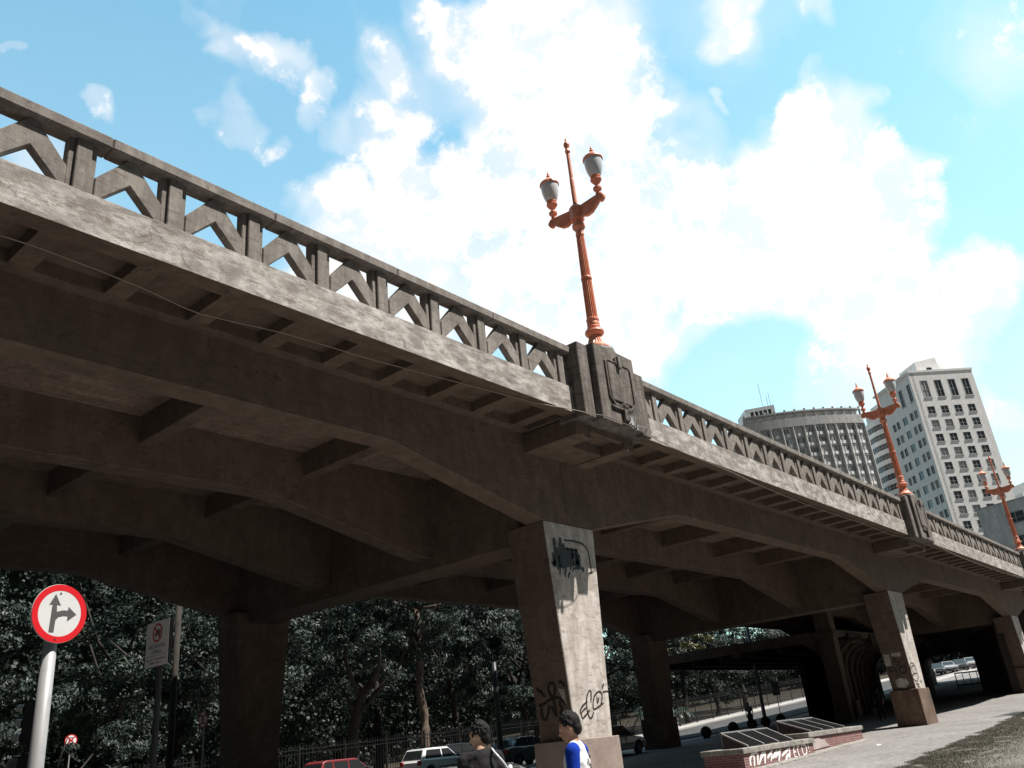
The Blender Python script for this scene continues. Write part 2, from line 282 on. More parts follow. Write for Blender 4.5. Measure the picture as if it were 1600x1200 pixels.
def cloth(name,c):
    def bld(t,b):
        P=pos(t); f=nz(t,P,12,4,.6); g=nz(t,P,400,1,.5)
        t.links.new(mixc(t,.3,c,ramp(t,f,[(.3,(.35,.35,.35)),(.7,(.65,.65,.65))]),'OVERLAY'),b.inputs['Base Color'])
        bump(t,b,f,.5,.02)
    return mat(name,c,.9,spec=.15,build=bld)
M['blue']=cloth('blue_cotton',(.005,.032,.30)); M['whitecloth']=cloth('white_cotton',(.58,.58,.59))
M['blackcloth']=cloth('black_cotton',(.022,.021,.023)); M['denim']=cloth('denim',(.04,.055,.09)); M['greycloth']=cloth('grey_cloth',(.25,.25,.26))
M['bag']=mat('glossy_white_bag',(.55,.56,.58),.22,spec=.7)
M['cable']=mat('worn_cable',(.30,.24,.19),.3,.6)

# ---------------------------------------------------------------- mesh helpers
class MB:
    def __init__(s): s.v=[]; s.f=[]; s.m=[]; s.cur=0
    def add(s,vs,fs):
        k=len(s.v); s.v+= [tuple(v) for v in vs]; s.f+=[tuple(i+k for i in f) for f in fs]; s.m+=[s.cur]*len(fs); return s
    def box(s,x0,x1,y0,y1,z0,z1):
        return s.add([(x0,y0,z0),(x1,y0,z0),(x1,y1,z0),(x0,y1,z0),(x0,y0,z1),(x1,y0,z1),(x1,y1,z1),(x0,y1,z1)],
            [(0,3,2,1),(4,5,6,7),(0,1,5,4),(1,2,6,5),(2,3,7,6),(3,0,4,7)])
    def hexa(s,p): return s.add(p,[(0,3,2,1),(4,5,6,7),(0,1,5,4),(1,2,6,5),(2,3,7,6),(3,0,4,7)])
    def prism(s,poly,fn,a,b):   # poly 2D, fn(u,v,w)->xyz
        n=len(poly); vs=[fn(u,v,a) for u,v in poly]+[fn(u,v,b) for u,v in poly]
        fs=[tuple(range(n))[::-1],tuple(range(n,2*n))]+[(i,(i+1)%n,(i+1)%n+n,i+n) for i in range(n)]
        return s.add(vs,fs)
    def lathe(s,prof,c=(0,0,0),n=24,ax='z',flute=0):
        vs=[];fs=[]
        for r,z in prof:
            for i in range(n):
                a=2*math.pi*i/n; rr=r*(1-flute*(i%2))
                p=(rr*math.cos(a),rr*math.sin(a),z)
                if ax=='y': p=(p[0],p[2],p[1])
                if ax=='x': p=(p[2],p[0],p[1])
                vs.append((c[0]+p[0],c[1]+p[1],c[2]+p[2]))
        for j in range(len(prof)-1):
            for i in range(n): fs.append((j*n+i,j*n+(i+1)%n,(j+1)*n+(i+1)%n,(j+1)*n+i))
        fs.append(tuple(range(n))[::-1]); fs.append(tuple(range((len(prof)-1)*n,len(prof)*n)))
        return s.add(vs,fs)
    def tube(s,pts,r,n=8,sx=1):
        pts=[Vector(p) for p in pts]; rs=r if isinstance(r,(list,tuple)) else [r]*len(pts)
        vs=[];fs=[]; up=Vector((0,0,1))
        for i,p in enumerate(pts):
            d=(pts[min(i+1,len(pts)-1)]-pts[max(i-1,0)]).normalized()
            a=d.cross(up); a=a.normalized() if a.length>.05 else Vector((1,0,0))
            b=d.cross(a).normalized()
            for k in range(n):
                t=2*math.pi*k/n; vs.append(p+a*math.cos(t)*rs[i]*sx+b*math.sin(t)*rs[i])
        for j in range(len(pts)-1):
            for k in range(n): fs.append((j*n+k,j*n+(k+1)%n,(j+1)*n+(k+1)%n,(j+1)*n+k))
        fs.append(tuple(range(n))[::-1]); fs.append(tuple(range((len(pts)-1)*n,len(pts)*n)))
        return s.add(vs,fs)
    def ellip(s,c,r,n=16,mat3=None):
        vs=[];fs=[]; mrows=n//2
        for j in range(1,mrows):
            th=math.pi*j/mrows
            for i in range(n):
                a=2*math.pi*i/n; p=Vector((r[0]*math.sin(th)*math.cos(a),r[1]*math.sin(th)*math.sin(a),r[2]*math.cos(th)))
                if mat3: p=mat3@p
                vs.append(Vector(c)+p)
        t=Vector((0,0,r[2])); b=Vector((0,0,-r[2]))
        if mat3: t=mat3@t; b=mat3@b
        for j in range(mrows-2):
            for i in range(n): fs.append((j*n+i,(j+1)*n+i,(j+1)*n+(i+1)%n,j*n+(i+1)%n))
        k=len(vs); vs+=[Vector(c)+t,Vector(c)+b]
        for i in range(n): fs.append((k,i,(i+1)%n)); fs.append((k+1,(mrows-2)*n+(i+1)%n,(mrows-2)*n+i))
        return s.add(vs,fs)
    def shift(s,o): s.v=[(a-o[0],b-o[1],c-o[2]) for a,b,c in s.v]; return s
    def xf(s,mt): s.v=[tuple(mt@Vector(v)) for v in s.v]; return s
def fixn(me):
    bm=bmesh.new(); bm.from_mesh(me); bmesh.ops.recalc_face_normals(bm,faces=bm.faces); bm.to_mesh(me); bm.free()
def mk(name,mb,m,parent=None,world=True,bev=0,smooth=False,rec=True,seg=1):
    """one mesh object; mb in world coordinates if world, else local to the parent"""
    if parent is not None and world:
        o=Vector((0,0,0)); p=parent
        while p is not None: o+=p.location; p=p.parent
        mb.shift(o)
    me=bpy.data.meshes.new(name); me.from_pydata(mb.v,[],mb.f)
    ms=m if isinstance(m,(list,tuple)) else [m]
    for x in ms: me.materials.append(M[x] if isinstance(x,str) else x)
    if len(ms)>1: me.polygons.foreach_set('material_index',mb.m)
    if rec: fixn(me)
    if smooth: me.polygons.foreach_set('use_smooth',[True]*len(me.polygons))
    me.update()
    ob=bpy.data.objects.new(name,me); C.objects.link(ob); ob.parent=parent
    if bev:
        bv=ob.modifiers.new('bevel','BEVEL'); bv.width=bev; bv.segments=seg; bv.limit_method='ANGLE'; bv.angle_limit=R(35)
    if smooth=='auto':
        pass
    return ob
def tag(o,label=None,cat=None,group=None,kind=None):
    if label: o['label']=label
    if cat: o['category']=cat
    if group: o['group']=group
    if kind: o['kind']=kind
    return o
def thing(name,label,cat,loc=(0,0,0),rz=0,group=None):
    o=bpy.data.objects.new(name,None); C.objects.link(o); o.location=loc; o.rotation_euler=(0,0,rz); o.empty_display_size=.2
    return tag(o,label,cat,group)
def kids(o): return [c for c in bpy.data.objects if c.parent==o]
def copyt(o,loc=None,rz=None,label=None,parent=None,drop=()):
    ch=kids(o)
    c=o.copy(); C.objects.link(c); c.parent=parent if parent else None
    if loc is not None: c.location=loc
    if rz is not None: c.rotation_euler=(0,0,rz)
    if label: c['label']=label
    for k in ch:
        if k.name.split('.')[0] in drop: continue
        d=k.copy(); C.objects.link(d); d.parent=c
        for g in kids(k):
            e=g.copy(); C.objects.link(e); e.parent=d
    return c
def T(X):
    X=max(X,17)
    z=.027*(X-17) if X<60 else .027*43+.06*(min(X,180)-60)
    return z
# ---------------------------------------------------------------- ground
def sheet(name,m,xs,ys,dz,kind='structure'):
    mb=MB(); n=len(ys)
    for x in xs:
        for y in ys: mb.v.append((x,y,T(x)+dz))
    for i in range(len(xs)-1):
        for j in range(n-1): mb.f.append((i*n+j,(i+1)*n+j,(i+1)*n+j+1,i*n+j+1))
    mb.m=[0]*len(mb.f)
    return tag(mk(name,mb,m,rec=False),kind=kind)
XS=[-3000,-400,-60,-20,0,20,40,60,80,100,120,150,180,400,3000]
sheet('ground','plaza',XS,[-3000,-300,0,10,27.6,60,300,3000],0)
XR=[-60,-20,0,20,40,60,80,100,120,150,180]
sheet('street','asphalt',XR,[29.6,33,38.0],.004)
mb=MB()
for a,b in zip(XR[:-1],XR[1:]):
    mb.hexa([(a,29.35,T(a)-.05),(b,29.35,T(b)-.05),(b,29.6,T(b)-.05),(a,29.6,T(a)-.05),(a,29.35,T(a)+.10),(b,29.35,T(b)+.10),(b,29.6,T(b)+.10),(a,29.6,T(a)+.10)])
    mb.hexa([(a,38.0,T(a)-.05),(b,38.0,T(b)-.05),(b,40.5,T(b)-.05),(a,40.5,T(a)-.05),(a,38.0,T(a)+.12),(b,38.0,T(b)+.12),(b,40.5,T(b)+.12),(a,40.5,T(a)+.12)])
tag(mk('kerb',mb,'kerb'),kind='structure')
sheet('side_street','asphalt',[-60,-20,0,8,15.4],[-60,-20,0,12,29.6],.004)
tag(mk('kerb',MB().box(15.4,15.62,-60,9.2,-.05,.12).box(15.4,15.62,15,29.3,-.05,.12),'kerb',bev=.02),kind='structure')
sheet('pavement','kerb',XR,[27.6,28.4,29.35],.008)
mb=MB()
for a,b in zip([-60,-20,0,20,40,60,80,100,120,150],[-20,0,20,40,60,80,100,120,150,180]):
    if b<=10: continue
    mb.add([(a,29.9,T(a)+.008),(b,29.9,T(b)+.008),(b,30.02,T(b)+.008),(a,30.02,T(a)+.008)],[(0,1,2,3)])
tag(mk('edge_line',mb,'signgrey',rec=False),kind='structure')
sheet('park_soil','soil',XR,[40.5,60,90],.02)
# worn grass at the lower right of the plaza
GP=[(16,7.0),(20,7.25),(22.8,7.45),(26,7.75),(31,7.95),(36,8.2),(42,8.7),(50,9.0),(60,9.2),(60,2),(40,1),(16,1)]
mb=MB(); 
def edge(x):
    for (a,b),(c,d) in zip(GP[:8],GP[1:9]):
        if a<=x<=c: return b+(d-b)*(x-a)/(c-a)
    return 9
xs=[16+i*.35 for i in range(int(44/.35))]
for x in xs:
    e=edge(x)+.22*noise.noise(Vector((x*1.3,0,0)))+.12*noise.noise(Vector((x*5,3,0)))
    for y in (1,3,e-.5,e): mb.v.append((x,y,T(x)+.012))
for i in range(len(xs)-1):
    for j in range(3): mb.f.append((i*4+j,(i+1)*4+j,(i+1)*4+j+1,i*4+j+1))
mb.m=[0]*len(mb.f)
tag(mk('turf_ground',mb,'turf',rec=False),kind='structure')
mb=MB(); rg=random.Random(3)
for i in range(90000):
    x=20+rg.random()**1.4*26; e=edge(x)+.25*noise.noise(Vector((x*1.3,0,0)))
    y=e-abs(rg.gauss(0,1))*.9+rg.random()*.25-.1
    if y<3.5: continue
    if noise.noise(Vector((x*1.1,y*2.2,1)))<-.33: continue
    h=.012+rg.random()*.04; a=rg.random()*6.28; wd=.005+.006*rg.random(); z=T(x)+.01
    dx,dy=math.cos(a)*wd,math.sin(a)*wd; lx,ly=rg.gauss(0,.025),rg.gauss(0,.025)
    mb.add([(x-dx,y-dy,z),(x+dx,y+dy,z),(x+lx,y+ly,z+h)],[(0,1,2)])
tag(mk('grass',mb,'grassb',rec=False),'short dry grass fringing the sunlit paving at the right','grass',kind='stuff')

# ---------------------------------------------------------------- bridge
SP=25.4; PX=[-8.4,17,42.4,67.8,93.2]
X0,X1=-12.0,100.0
GY=[(12.2,12.75),(16.5,17.05),(21.0,21.55),(25.95,26.5)]
ZR1,ZR0,ZF1,ZF0=10.34,10.145,9.28,8.6
bridge=thing('bridge','long concrete road bridge with zigzag railing on haunched girders and tapering pillars','bridge',(17,10.5,0))
fy=lambda u,v,w_:(u,w_,v)   # polygon in X,Z extruded along Y
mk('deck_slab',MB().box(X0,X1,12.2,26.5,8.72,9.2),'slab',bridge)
def haunch(p,xa,xb):
    """girder polygon between pier centres, haunched towards each"""
    return p
for (ya,yb) in GY:
    for k in range(len(PX)-1):
        p,q=PX[k],PX[k+1]
        poly=[(p,8.74),(p,6.47),(p+1.05,6.47),(p+5.85,7.53),(q-5.85,7.53),(q-.98,6.47),(q,6.47),(q,8.74)]
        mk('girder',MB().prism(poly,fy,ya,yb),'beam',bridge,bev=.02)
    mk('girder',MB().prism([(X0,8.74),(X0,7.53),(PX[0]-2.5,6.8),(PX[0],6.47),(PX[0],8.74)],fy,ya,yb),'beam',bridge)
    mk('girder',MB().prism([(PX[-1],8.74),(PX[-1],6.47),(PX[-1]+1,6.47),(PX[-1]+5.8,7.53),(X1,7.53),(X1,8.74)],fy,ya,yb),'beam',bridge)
bays=[(GY[0][1],GY[1][0]),(GY[1][1],GY[2][0]),(GY[2][1],GY[3][0])]
for k in range(-1,4):
    for j in range(5):
        x=12.15+25.4*k-4.2*j
        if x<X0: continue
        for a,b in bays: mk('cross_beam',MB().box(x,x+.34,a-.02,b+.02,8.1,8.75),'beam',bridge,bev=.015)
for p in PX:
    # transverse beam at the pillars
    poly=[(12.3,8.74),(12.3,6.12),(13.45,6.12),(14.0,6.18),(22.8,6.18),(25.5,6.12),(26.4,6.12),(26.4,8.74)]
    mk('pier_beam',MB().prism(poly,lambda u,v,w_:(w_,u,v),p-.55,p+.55),'beam',bridge,bev=.02)
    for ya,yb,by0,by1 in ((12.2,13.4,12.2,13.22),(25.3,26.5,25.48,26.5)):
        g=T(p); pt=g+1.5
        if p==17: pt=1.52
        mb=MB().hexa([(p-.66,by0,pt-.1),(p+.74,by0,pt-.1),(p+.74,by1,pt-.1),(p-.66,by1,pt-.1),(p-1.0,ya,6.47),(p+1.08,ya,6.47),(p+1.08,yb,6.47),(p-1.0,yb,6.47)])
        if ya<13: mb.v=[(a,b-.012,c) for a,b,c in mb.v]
        if ya<13: mb.m=[0,0,1,0,0,0]      # sunlit face paler, other faces darker: shade put into the colour
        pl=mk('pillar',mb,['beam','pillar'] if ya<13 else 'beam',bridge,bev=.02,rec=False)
        if p==42.4 and ya>20: pl['label']='dark back pillar behind the spheres'
        mb=MB().hexa([(p-.82,by0-.13,g-.6),(p+.9,by0-.13,g-.6),(p+.9,by1+.13,g-.6),(p-.82,by1+.13,g-.6),(p-.80,by0-.11,pt),(p+.88,by0-.11,pt),(p+.88,by1+.11,pt),(p-.80,by1+.11,pt)])
        mk('plinth',mb,'granite' if p==17 and ya<13 else 'brownstone',pl,bev=.015)
        if p==17 and ya<13: pil1=pl
        if p==42.4 and ya<13: pil2=pl
# pale repainted patches on the shaded sides
def sidepatch(p,pt,pl,polys,m_,lab):
    for poly in polys:
        mb=MB().prism(poly,lambda y,z,h:(lambda t:((p-.66)-.34*t-.002-h,y,z))((z-(pt-.1))/(6.47-(pt-.1))),0,.0015)
        mk('paint_patch',mb,m_,pl,rec=True)
sidepatch(42.4,T(42.4)+1.5,pil2,[[(13.2,3.25),(12.95,3.22),(12.93,3.72),(13.2,3.75)],[(12.85,3.62),(12.45,3.58),(12.44,3.76),(12.86,3.77)],[(12.95,2.3),(12.6,2.25),(12.42,2.45),(12.5,2.62),(12.85,2.72),(13.0,2.55)]],'pillar','pale tan patches around the looping tag')
sidepatch(17,1.52,pil1,[[(12.5,2.62),(12.33,2.6),(12.32,2.25),(12.36,2.25)]],'pillar','small pale scraps beside the tag')
# graffiti: thin paint strokes lying on the pillar faces
def stroke(mb,pts,fn,wd,rg,th=.004):
    """flat ribbon with thickness, pts in face coordinates"""
    P=[]
    for (a,b),(c,d) in zip(pts[:-1],pts[1:]):
        for t in (0,.34,.67): P.append((a+(c-a)*t,b+(d-b)*t))
    P.append(pts[-1])
    for _ in range(2): P=[P[0]]+[((P[i-1][0]+2*P[i][0]+P[i+1][0])/4,(P[i-1][1]+2*P[i][1]+P[i+1][1])/4) for i in range(1,len(P)-1)]+[P[-1]]
    L=[];n=len(P)
    for i in range(n):
        a=P[max(0,i-1)]; b=P[min(n-1,i+1)]; dx,dy=b[0]-a[0],b[1]-a[1]; l=math.hypot(dx,dy) or 1
        ww=wd*(.5+.32*rg.random()+ (.18 if 0<i<n-1 else -.15))
        L.append((P[i][0]-dy/l*ww,P[i][1]+dx/l*ww,P[i][0]+dy/l*ww,P[i][1]-dx/l*ww))
    vs=[];fs=[]
    for a,b,c,d in L: vs+= [fn(a,b,0),fn(c,d,0),fn(a,b,th),fn(c,d,th)]
    for i in range(n-1):
        k=4*i; fs+=[(k+2,k+3,k+7,k+6),(k,k+2,k+6,k+4),(k+1,k+5,k+7,k+3)]
    fs+=[(0,1,3,2),(4*n-4,4*n-2,4*n-1,4*n-3)]
    mb.add(vs,fs)
rg=random.Random(5)
def front(p,pt):   # X,z on the tapering front pillar, plane y=12.188
    return lambda x,z,h:(x,12.188-.002-h,z)
def side(p,pt):    # y,z on the -X side: plane leans
    def f(y,z,h):
        t=(z-(pt-.1))/(6.47-(pt-.1)); x=(p-.66)+(-.34)*t
        return (x-.002-h,y,z)
    return f
G1=[[[16.56, 2.078], [16.664, 2.194], [16.842, 2.277], [16.891, 2.3]], [[16.569, 2.085], [16.593, 2.029], [16.64, 2.083], [16.769, 2.143], [16.832, 2.165]], [[16.609, 2.036], [16.623, 1.937], [16.684, 1.954], [16.833, 2.036], [16.952, 2.112]], [[17.031, 2.264], [17.093, 2.476], [17.08, 2.55], [16.998, 2.519], [16.898, 2.398], [16.858, 2.285], [16.845, 2.156], [16.862, 2.035], [16.912, 1.929], [16.986, 1.934], [17.061, 2.004], [17.098, 2.067]], [[17.116, 2.115], [17.101, 2.181], [17.127, 2.294], [17.216, 2.424], [17.354, 2.495], [17.449, 2.51], [17.518, 2.476], [17.523, 2.4], [17.485, 2.301], [17.429, 2.228]], [[17.099, 2.14], [17.13, 2.111], [17.259, 2.151], [17.423, 2.204], [17.542, 2.25]], [[17.299, 2.389], [17.28, 2.241]], [[17.358, 2.379], [17.359, 2.321], [17.314, 2.256]], [[17.546, 2.559], [17.6, 2.625], [17.669, 2.684]], [[17.566, 2.483], [17.665, 2.506], [17.79, 2.504]]]
G2=[[[13.135, 2.709], [13.006, 2.589], [12.892, 2.482]], [[12.997, 2.651], [12.969, 2.542]], [[13.131, 2.317], [13.016, 2.316], [12.861, 2.395], [12.715, 2.421], [12.569, 2.458], [12.439, 2.393], [12.349, 2.25]], [[13.05, 2.278], [13.086, 2.124], [13.045, 2.007], [12.961, 1.999], [12.87, 2.135], [12.832, 2.298]], [[12.663, 2.783], [12.754, 2.741], [12.802, 2.609], [12.708, 2.473], [12.656, 2.342], [12.658, 2.136], [12.646, 2.032]], [[12.663, 2.783], [12.585, 2.732], [12.578, 2.584], [12.666, 2.468]], [[12.762, 2.291], [12.725, 2.163], [12.658, 2.044]], [[12.468, 2.385], [12.547, 2.228], [12.431, 2.258], [12.524, 2.103], [12.589, 1.945]], [[12.469, 2.75], [12.354, 2.768], [12.291, 2.636]]]
G3=[[[41.879, 3.527], [41.946, 3.362]], [[41.582, 2.959], [41.732, 3.159], [41.941, 3.288], [42.22, 3.253], [42.387, 3.161]], [[41.643, 2.959], [41.932, 3.142], [42.261, 3.161], [42.486, 2.995], [42.487, 2.793]], [[41.941, 2.813], [42.207, 2.83], [42.519, 2.792], [42.526, 2.664], [42.12, 2.467], [41.799, 2.524], [41.653, 2.634], [41.629, 2.742], [42.032, 2.776]], [[41.934, 2.941], [41.941, 2.813]], [[42.103, 2.449], [42.189, 2.339], [41.904, 2.235], [42.309, 2.265], [42.349, 2.174]], [[42.547, 2.517], [42.65, 2.425], [42.812, 2.459]], [[41.868, 2.397], [42.003, 2.342], [42.331, 2.355]]]
G4=[[[13.101, 3.181], [12.998, 3.205], [12.843, 3.075], [12.808, 2.924]], [[13.101, 3.181], [13.102, 3.034], [12.909, 2.973]], [[12.886, 3.339], [12.747, 3.432], [12.573, 3.372], [12.713, 3.206]], [[12.838, 3.518], [12.713, 3.557], [12.705, 3.445]], [[12.489, 3.196], [12.641, 3.124], [12.689, 2.946], [12.585, 2.843], [12.398, 2.911], [12.35, 3.087], [12.471, 3.194]], [[12.883, 2.787], [12.732, 2.787]], [[12.917, 2.663], [12.797, 2.686]]]
G5=[[[24.906, 0.337], [24.895, 0.517], [25.118, 0.657], [25.479, 0.673]], [[25.114, 0.308], [25.214, 0.521], [25.168, 0.628]], [[25.348, 0.329], [25.498, 0.645]], [[25.447, 0.334], [25.835, 0.663]], [[25.621, 0.492], [25.997, 0.652]], [[25.839, 0.331], [25.997, 0.652]], [[26.07, 0.46], [26.51, 0.659]], [[26.292, 0.365], [26.43, 0.57]], [[26.43, 0.435], [26.846, 0.638]], [[26.61, 0.449], [27.134, 0.647]], [[26.825, 0.326], [27.051, 0.625]], [[27.105, 0.456], [27.744, 0.636]], [[27.318, 0.318], [27.536, 0.454], [27.713, 0.442]], [[27.629, 0.323], [27.787, 0.648]], [[28.207, 0.664], [28.024, 0.605], [28.025, 0.337], [28.295, 0.346]], [[28.026, 0.506], [28.196, 0.509]], [[28.539, 0.644], [28.339, 0.628], [28.348, 0.442], [28.449, 0.35]], [[28.346, 0.641], [28.51, 0.66]], [[28.712, 0.677], [28.716, 0.346], [29.05, 0.381], [29.091, 0.654], [28.712, 0.677]], [[29.233, 0.66], [29.255, 0.527]], [[29.271, 0.453], [29.274, 0.424]]]
G6=[[[16.332, 6.064], [16.344, 5.719], [16.225, 5.352]], [[16.596, 6.11], [16.533, 5.379]], [[16.189, 5.564], [16.714, 5.646], [17.339, 5.722]], [[16.697, 5.961], [16.663, 5.39]], [[16.838, 5.881], [16.855, 5.438]], [[17.024, 5.884], [16.988, 5.45]], [[16.327, 5.361], [17.307, 5.574]], [[16.141, 5.437], [16.656, 5.483]], [[17.211, 5.887], [17.266, 5.379]], [[16.736, 5.759], [17.194, 5.805]], [[16.743, 6.062], [17.417, 6.088], [17.719, 5.956], [17.741, 5.679], [17.752, 5.355]], [[16.419, 5.853], [16.43, 5.37]], [[17.17, 5.69], [17.184, 5.372]], [[17.362, 5.451], [17.417, 5.328]], [[17.632, 5.313], [17.805, 5.343]], [[16.778, 5.842], [16.885, 5.853], [17.26, 5.86]]]
mb=MB()
for s_ in G1: stroke(mb,s_,front(17,1.52),.024,rg)
gg=mk('graffiti',mb,'spray',pil1,rec=False); gg['label']='brown spray-painted letters on the sunlit face'
mb=MB()
for i_,s_ in enumerate(G6): stroke(mb,s_,front(17,1.52),.03 if i_ in (10,14,15) else .075,rg,.003)
for i in range(150):
    cx,cz=16.72+rg.gauss(0,.24),5.6+rg.gauss(0,.15)
    a=rg.random()*6.28; l=(.05+.11*rg.random())*math.sin(a*1.7)
    if abs(cx-16.75)>.6: continue
    stroke(mb,[(cx,cz),(cx+.03*math.cos(a),cz+l),(cx+.05*math.cos(a),cz+1.5*l)],front(17,1.52),.03,rg,.0032+.00001*i)
gg=mk('paint_smear',mb,'spraydk',pil1,rec=False); gg['label']='blackened patch of scraped paint near the top'
mb=MB()
for s_ in G2: stroke(mb,s_,side(17,1.52),.042,rg)
gg=mk('graffiti',mb,'spraydk',pil1,rec=False); gg['label']='black looping tag on the shaded side'
mb=MB()
for s_ in G3: stroke(mb,s_,front(42.4,T(42.4)+1.5),.03,rg)
mk('graffiti',mb,'spray',pil2,rec=False)
mb=MB()
for s_ in G4: stroke(mb,s_,side(42.4,T(42.4)+1.5),.03,rg)
mk('graffiti',mb,'spraydk',pil2,rec=False)

# cantilevered pavement with coffered soffit, fascia and railing, span by span
NP=16
post_me=None
def span(xa,xb,x_out_a=None):
    fb=MB().box(xa,xb,10.5,10.72,ZF0,ZF1); fb.m=[1,0,0,0,0,0]
    fa=mk('fascia',fb,['fascia','beam'],bridge,bev=.012,rec=False)
    mb=MB(); mb.box(xa,xb,10.72,12.2,8.86,9.2)
    mb.box(xa,xb,10.72,10.86,8.62,8.86); mb.box(xa,xb,11.94,12.2,8.62,8.86)
    n=17; st=1.408
    for i in range(n+1):
        c=xa+1.03-.15-1.408+i*st; a=max(xa,c-.17); b=min(xb,c+.17)
        if b>a: mb.box(a,b,10.86,11.94,8.625,8.86)
        if False:   # inner step of the coffer
            u0,u1=c+.15,c+st-.15
            mb.box(u0,u1,10.86,10.98,8.74,8.86); mb.box(u0,u1,11.82,11.94,8.74,8.86)
            mb.box(u0,u0+.1,10.98,11.82,8.742,8.86); mb.box(u1-.1,u1,10.98,11.82,8.742,8.86)
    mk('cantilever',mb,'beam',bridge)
    # far side, plain
    mk('far_edge',MB().box(xa,xb,26.5,28.1,8.72,9.2).box(xa,xb,27.9,28.12,ZF0,8.72),'beam',bridge)
    mk('far_railing',MB().box(xa,xb,27.75,28.1,ZR0,ZR1).box(xa,xb,27.95,28.05,9.2,9.35),'rail',bridge)
    hb=MB()
    L=(xb-xa)/NP
    for i in range(0,NP,2):
        hb.box(xa+i*L,min(xb,xa+(i+2)*L)-.006,10.42,10.76,ZR0,ZR1)
    rl=mk('railing',hb,'rail',bridge,bev=.02)
    return rl,xa,L
def post_mesh():
    mb=MB(); mb.box(-.20,.20,.06,.24,ZF1-.02,ZR0+.01); mb.box(-.11,.11,.004,.0595,ZF1-.02,ZR0+.01)
    mb.box(-.04,.04,.24,.3,ZF1-.02,ZR0+.01)
    return mb
def brace_mesh(L):
    mb=MB(); h0,h1=ZF1-.02,ZR0+.01; hw=L/2-.20; wv=.30
    # inverted V: two slanted bars meeting under the handrail
    ap=h1
    poly=[(-hw,h0),(-hw,h0+.35),(-.05,ap),(.05,ap),(hw,h0+.35),(hw,h0),(hw-.07,h0),(0,h0+.45),(-hw+.07,h0)]
    mb.prism(poly,lambda u,v,w_:(u,w_,v),.04,.2)
    return mb
proto={}
def fill(rl,xa,L,first):
    for i in range(16):
        x=xa+1.03+i*1.408
        if 'post' not in proto: proto['post']=mk('post',post_mesh(),'rail',rl,world=False,bev=.012); o=proto['post']
        else: o=proto['post'].copy(); C.objects.link(o); o.parent=rl
        o.location=(x-17,0,0)
    for i in range(17):
        x=xa+1.03+(i-.5)*1.408
        if 'brace' not in proto: proto['brace']=mk('brace',brace_mesh(1.408),'rail',rl,world=False,bev=.012); o=proto['brace']
        else: o=proto['brace'].copy(); C.objects.link(o); o.parent=rl
        o.location=(x-17,0,0)
for k in range(len(PX)-1):
    xa,xb=PX[k]+1.42,PX[k+1]-1.5
    rl,a,L=span(xa,xb); fill(rl,xa,L,k==0)
# pedestals
def pedestal(p):
    zt=10.53; zb=8.47
    mb=MB()
    mb.box(p-1.5,p-1.08,10.2,11.0,zb,zt-.12)
    mb.box(p+1.0,p+1.42,10.2,11.0,zb,zt-.28)
    mb.box(p-1.08,p-.92,10.42,10.95,zb,zt-.2); mb.box(p+.85,p+1.0,10.42,10.95,zb,zt-.3)
    mb.box(p-.92,p+.85,10.1,11.1,zb,zt)
    pd=mk('pedestal',mb,'pier',bridge,bev=.02)
    # raised relief: framed tablet with notched corners and small bosses
    mb=MB(); y=10.1
    def fr(x0,x1,z0,z1,c,w_,h):
        P=[(x0+c,z0),(x1-c,z0),(x1,z0+c),(x1,z1-c*.4),(x1-c*.4,z1),(x0+c*.4,z1),(x0,z1-c*.4),(x0,z0+c)]
        cx,cz=(x0+x1)/2,(z0+z1)/2
        Q=[(cx+(a-cx)*(1-w_/(x1-x0)*2),cz+(b-cz)*(1-w_/(z1-z0)*2)) for a,b in P]
        n=len(P)
        for i in range(n):
            j=(i+1)%n
            mb.add([(P[i][0],y,P[i][1]),(P[j][0],y,P[j][1]),(Q[j][0],y,Q[j][1]),(Q[i][0],y,Q[i][1]),
                    (P[i][0],y-h,P[i][1]),(P[j][0],y-h,P[j][1]),(Q[j][0],y-h,Q[j][1]),(Q[i][0],y-h,Q[i][1])],[(4,5,6,7),(0,1,5,4),(2,3,7,6)])
    fr(p-.55,p+.62,8.95,10.2,.2,.05,.05)
    poly=[(p-.38,9.1),(p+.46,9.1),(p+.52,9.2),(p+.52,10.12),(p-.44,10.12),(p-.44,9.2)]
    mb.prism(poly,fy,y-.035,y)
    mb.lathe([(.001,-.09),(.05,-.07),(.07,0),(.07,.04)],(p+.03,y,9.02),10,'y'); mb.lathe([(.001,-.09),(.05,-.07),(.07,0),(.07,.04)],(p+.16,y,9.0),10,'y')
    mb.box(p-.06,p+.14,y-.1,y,8.6,8.9); mb.box(p-.1,p+.16,y-.07,y,10.12,10.3); mb.box(p-.04,p+.09,y-.12,y,10.02,10.34)
    mb.box(p-.5,p+.0,y-.06,y,8.87,8.93)
    mk('relief_panel',mb,'pier',pd,bev=.008)
    mb=MB()
    mb.box(p-1.42,p-.82,10.6,12.2,8.12,8.6); mb.box(p+.6,p+1.1,10.6,12.2,8.12,8.6)
    mb.box(p-.82,p+.6,11.3,12.2,8.15,8.6); mb.box(p-.82,p+.6,10.6,10.75,8.3,8.6); mb.box(p-.82,p+.6,10.75,11.3,8.42,8.6)
    mb.box(p-1.5,p+1.42,10.7,12.2,8.62,9.2)
    mk('bracket',mb,'beam',pd,bev=.015)
    mk('lamp_footing',MB().lathe([(.46,zt-.02),(.46,zt+.09),(.42,zt+.15)],(p,10.55,0),8),'coping',pd)
    return pd
for p in PX[1:]: pedestal(p)
mb=MB(); p=PX[0]; mb.box(p-3.6,p+1.42,10.3,11.0,8.5,10.4); mk('pedestal',mb,'pier',bridge)
mb=MB(); p=PX[-1]; mb.box(p+1.42,X1,10.5,11,8.6,10.37); mk('parapet',mb,'rail',bridge)
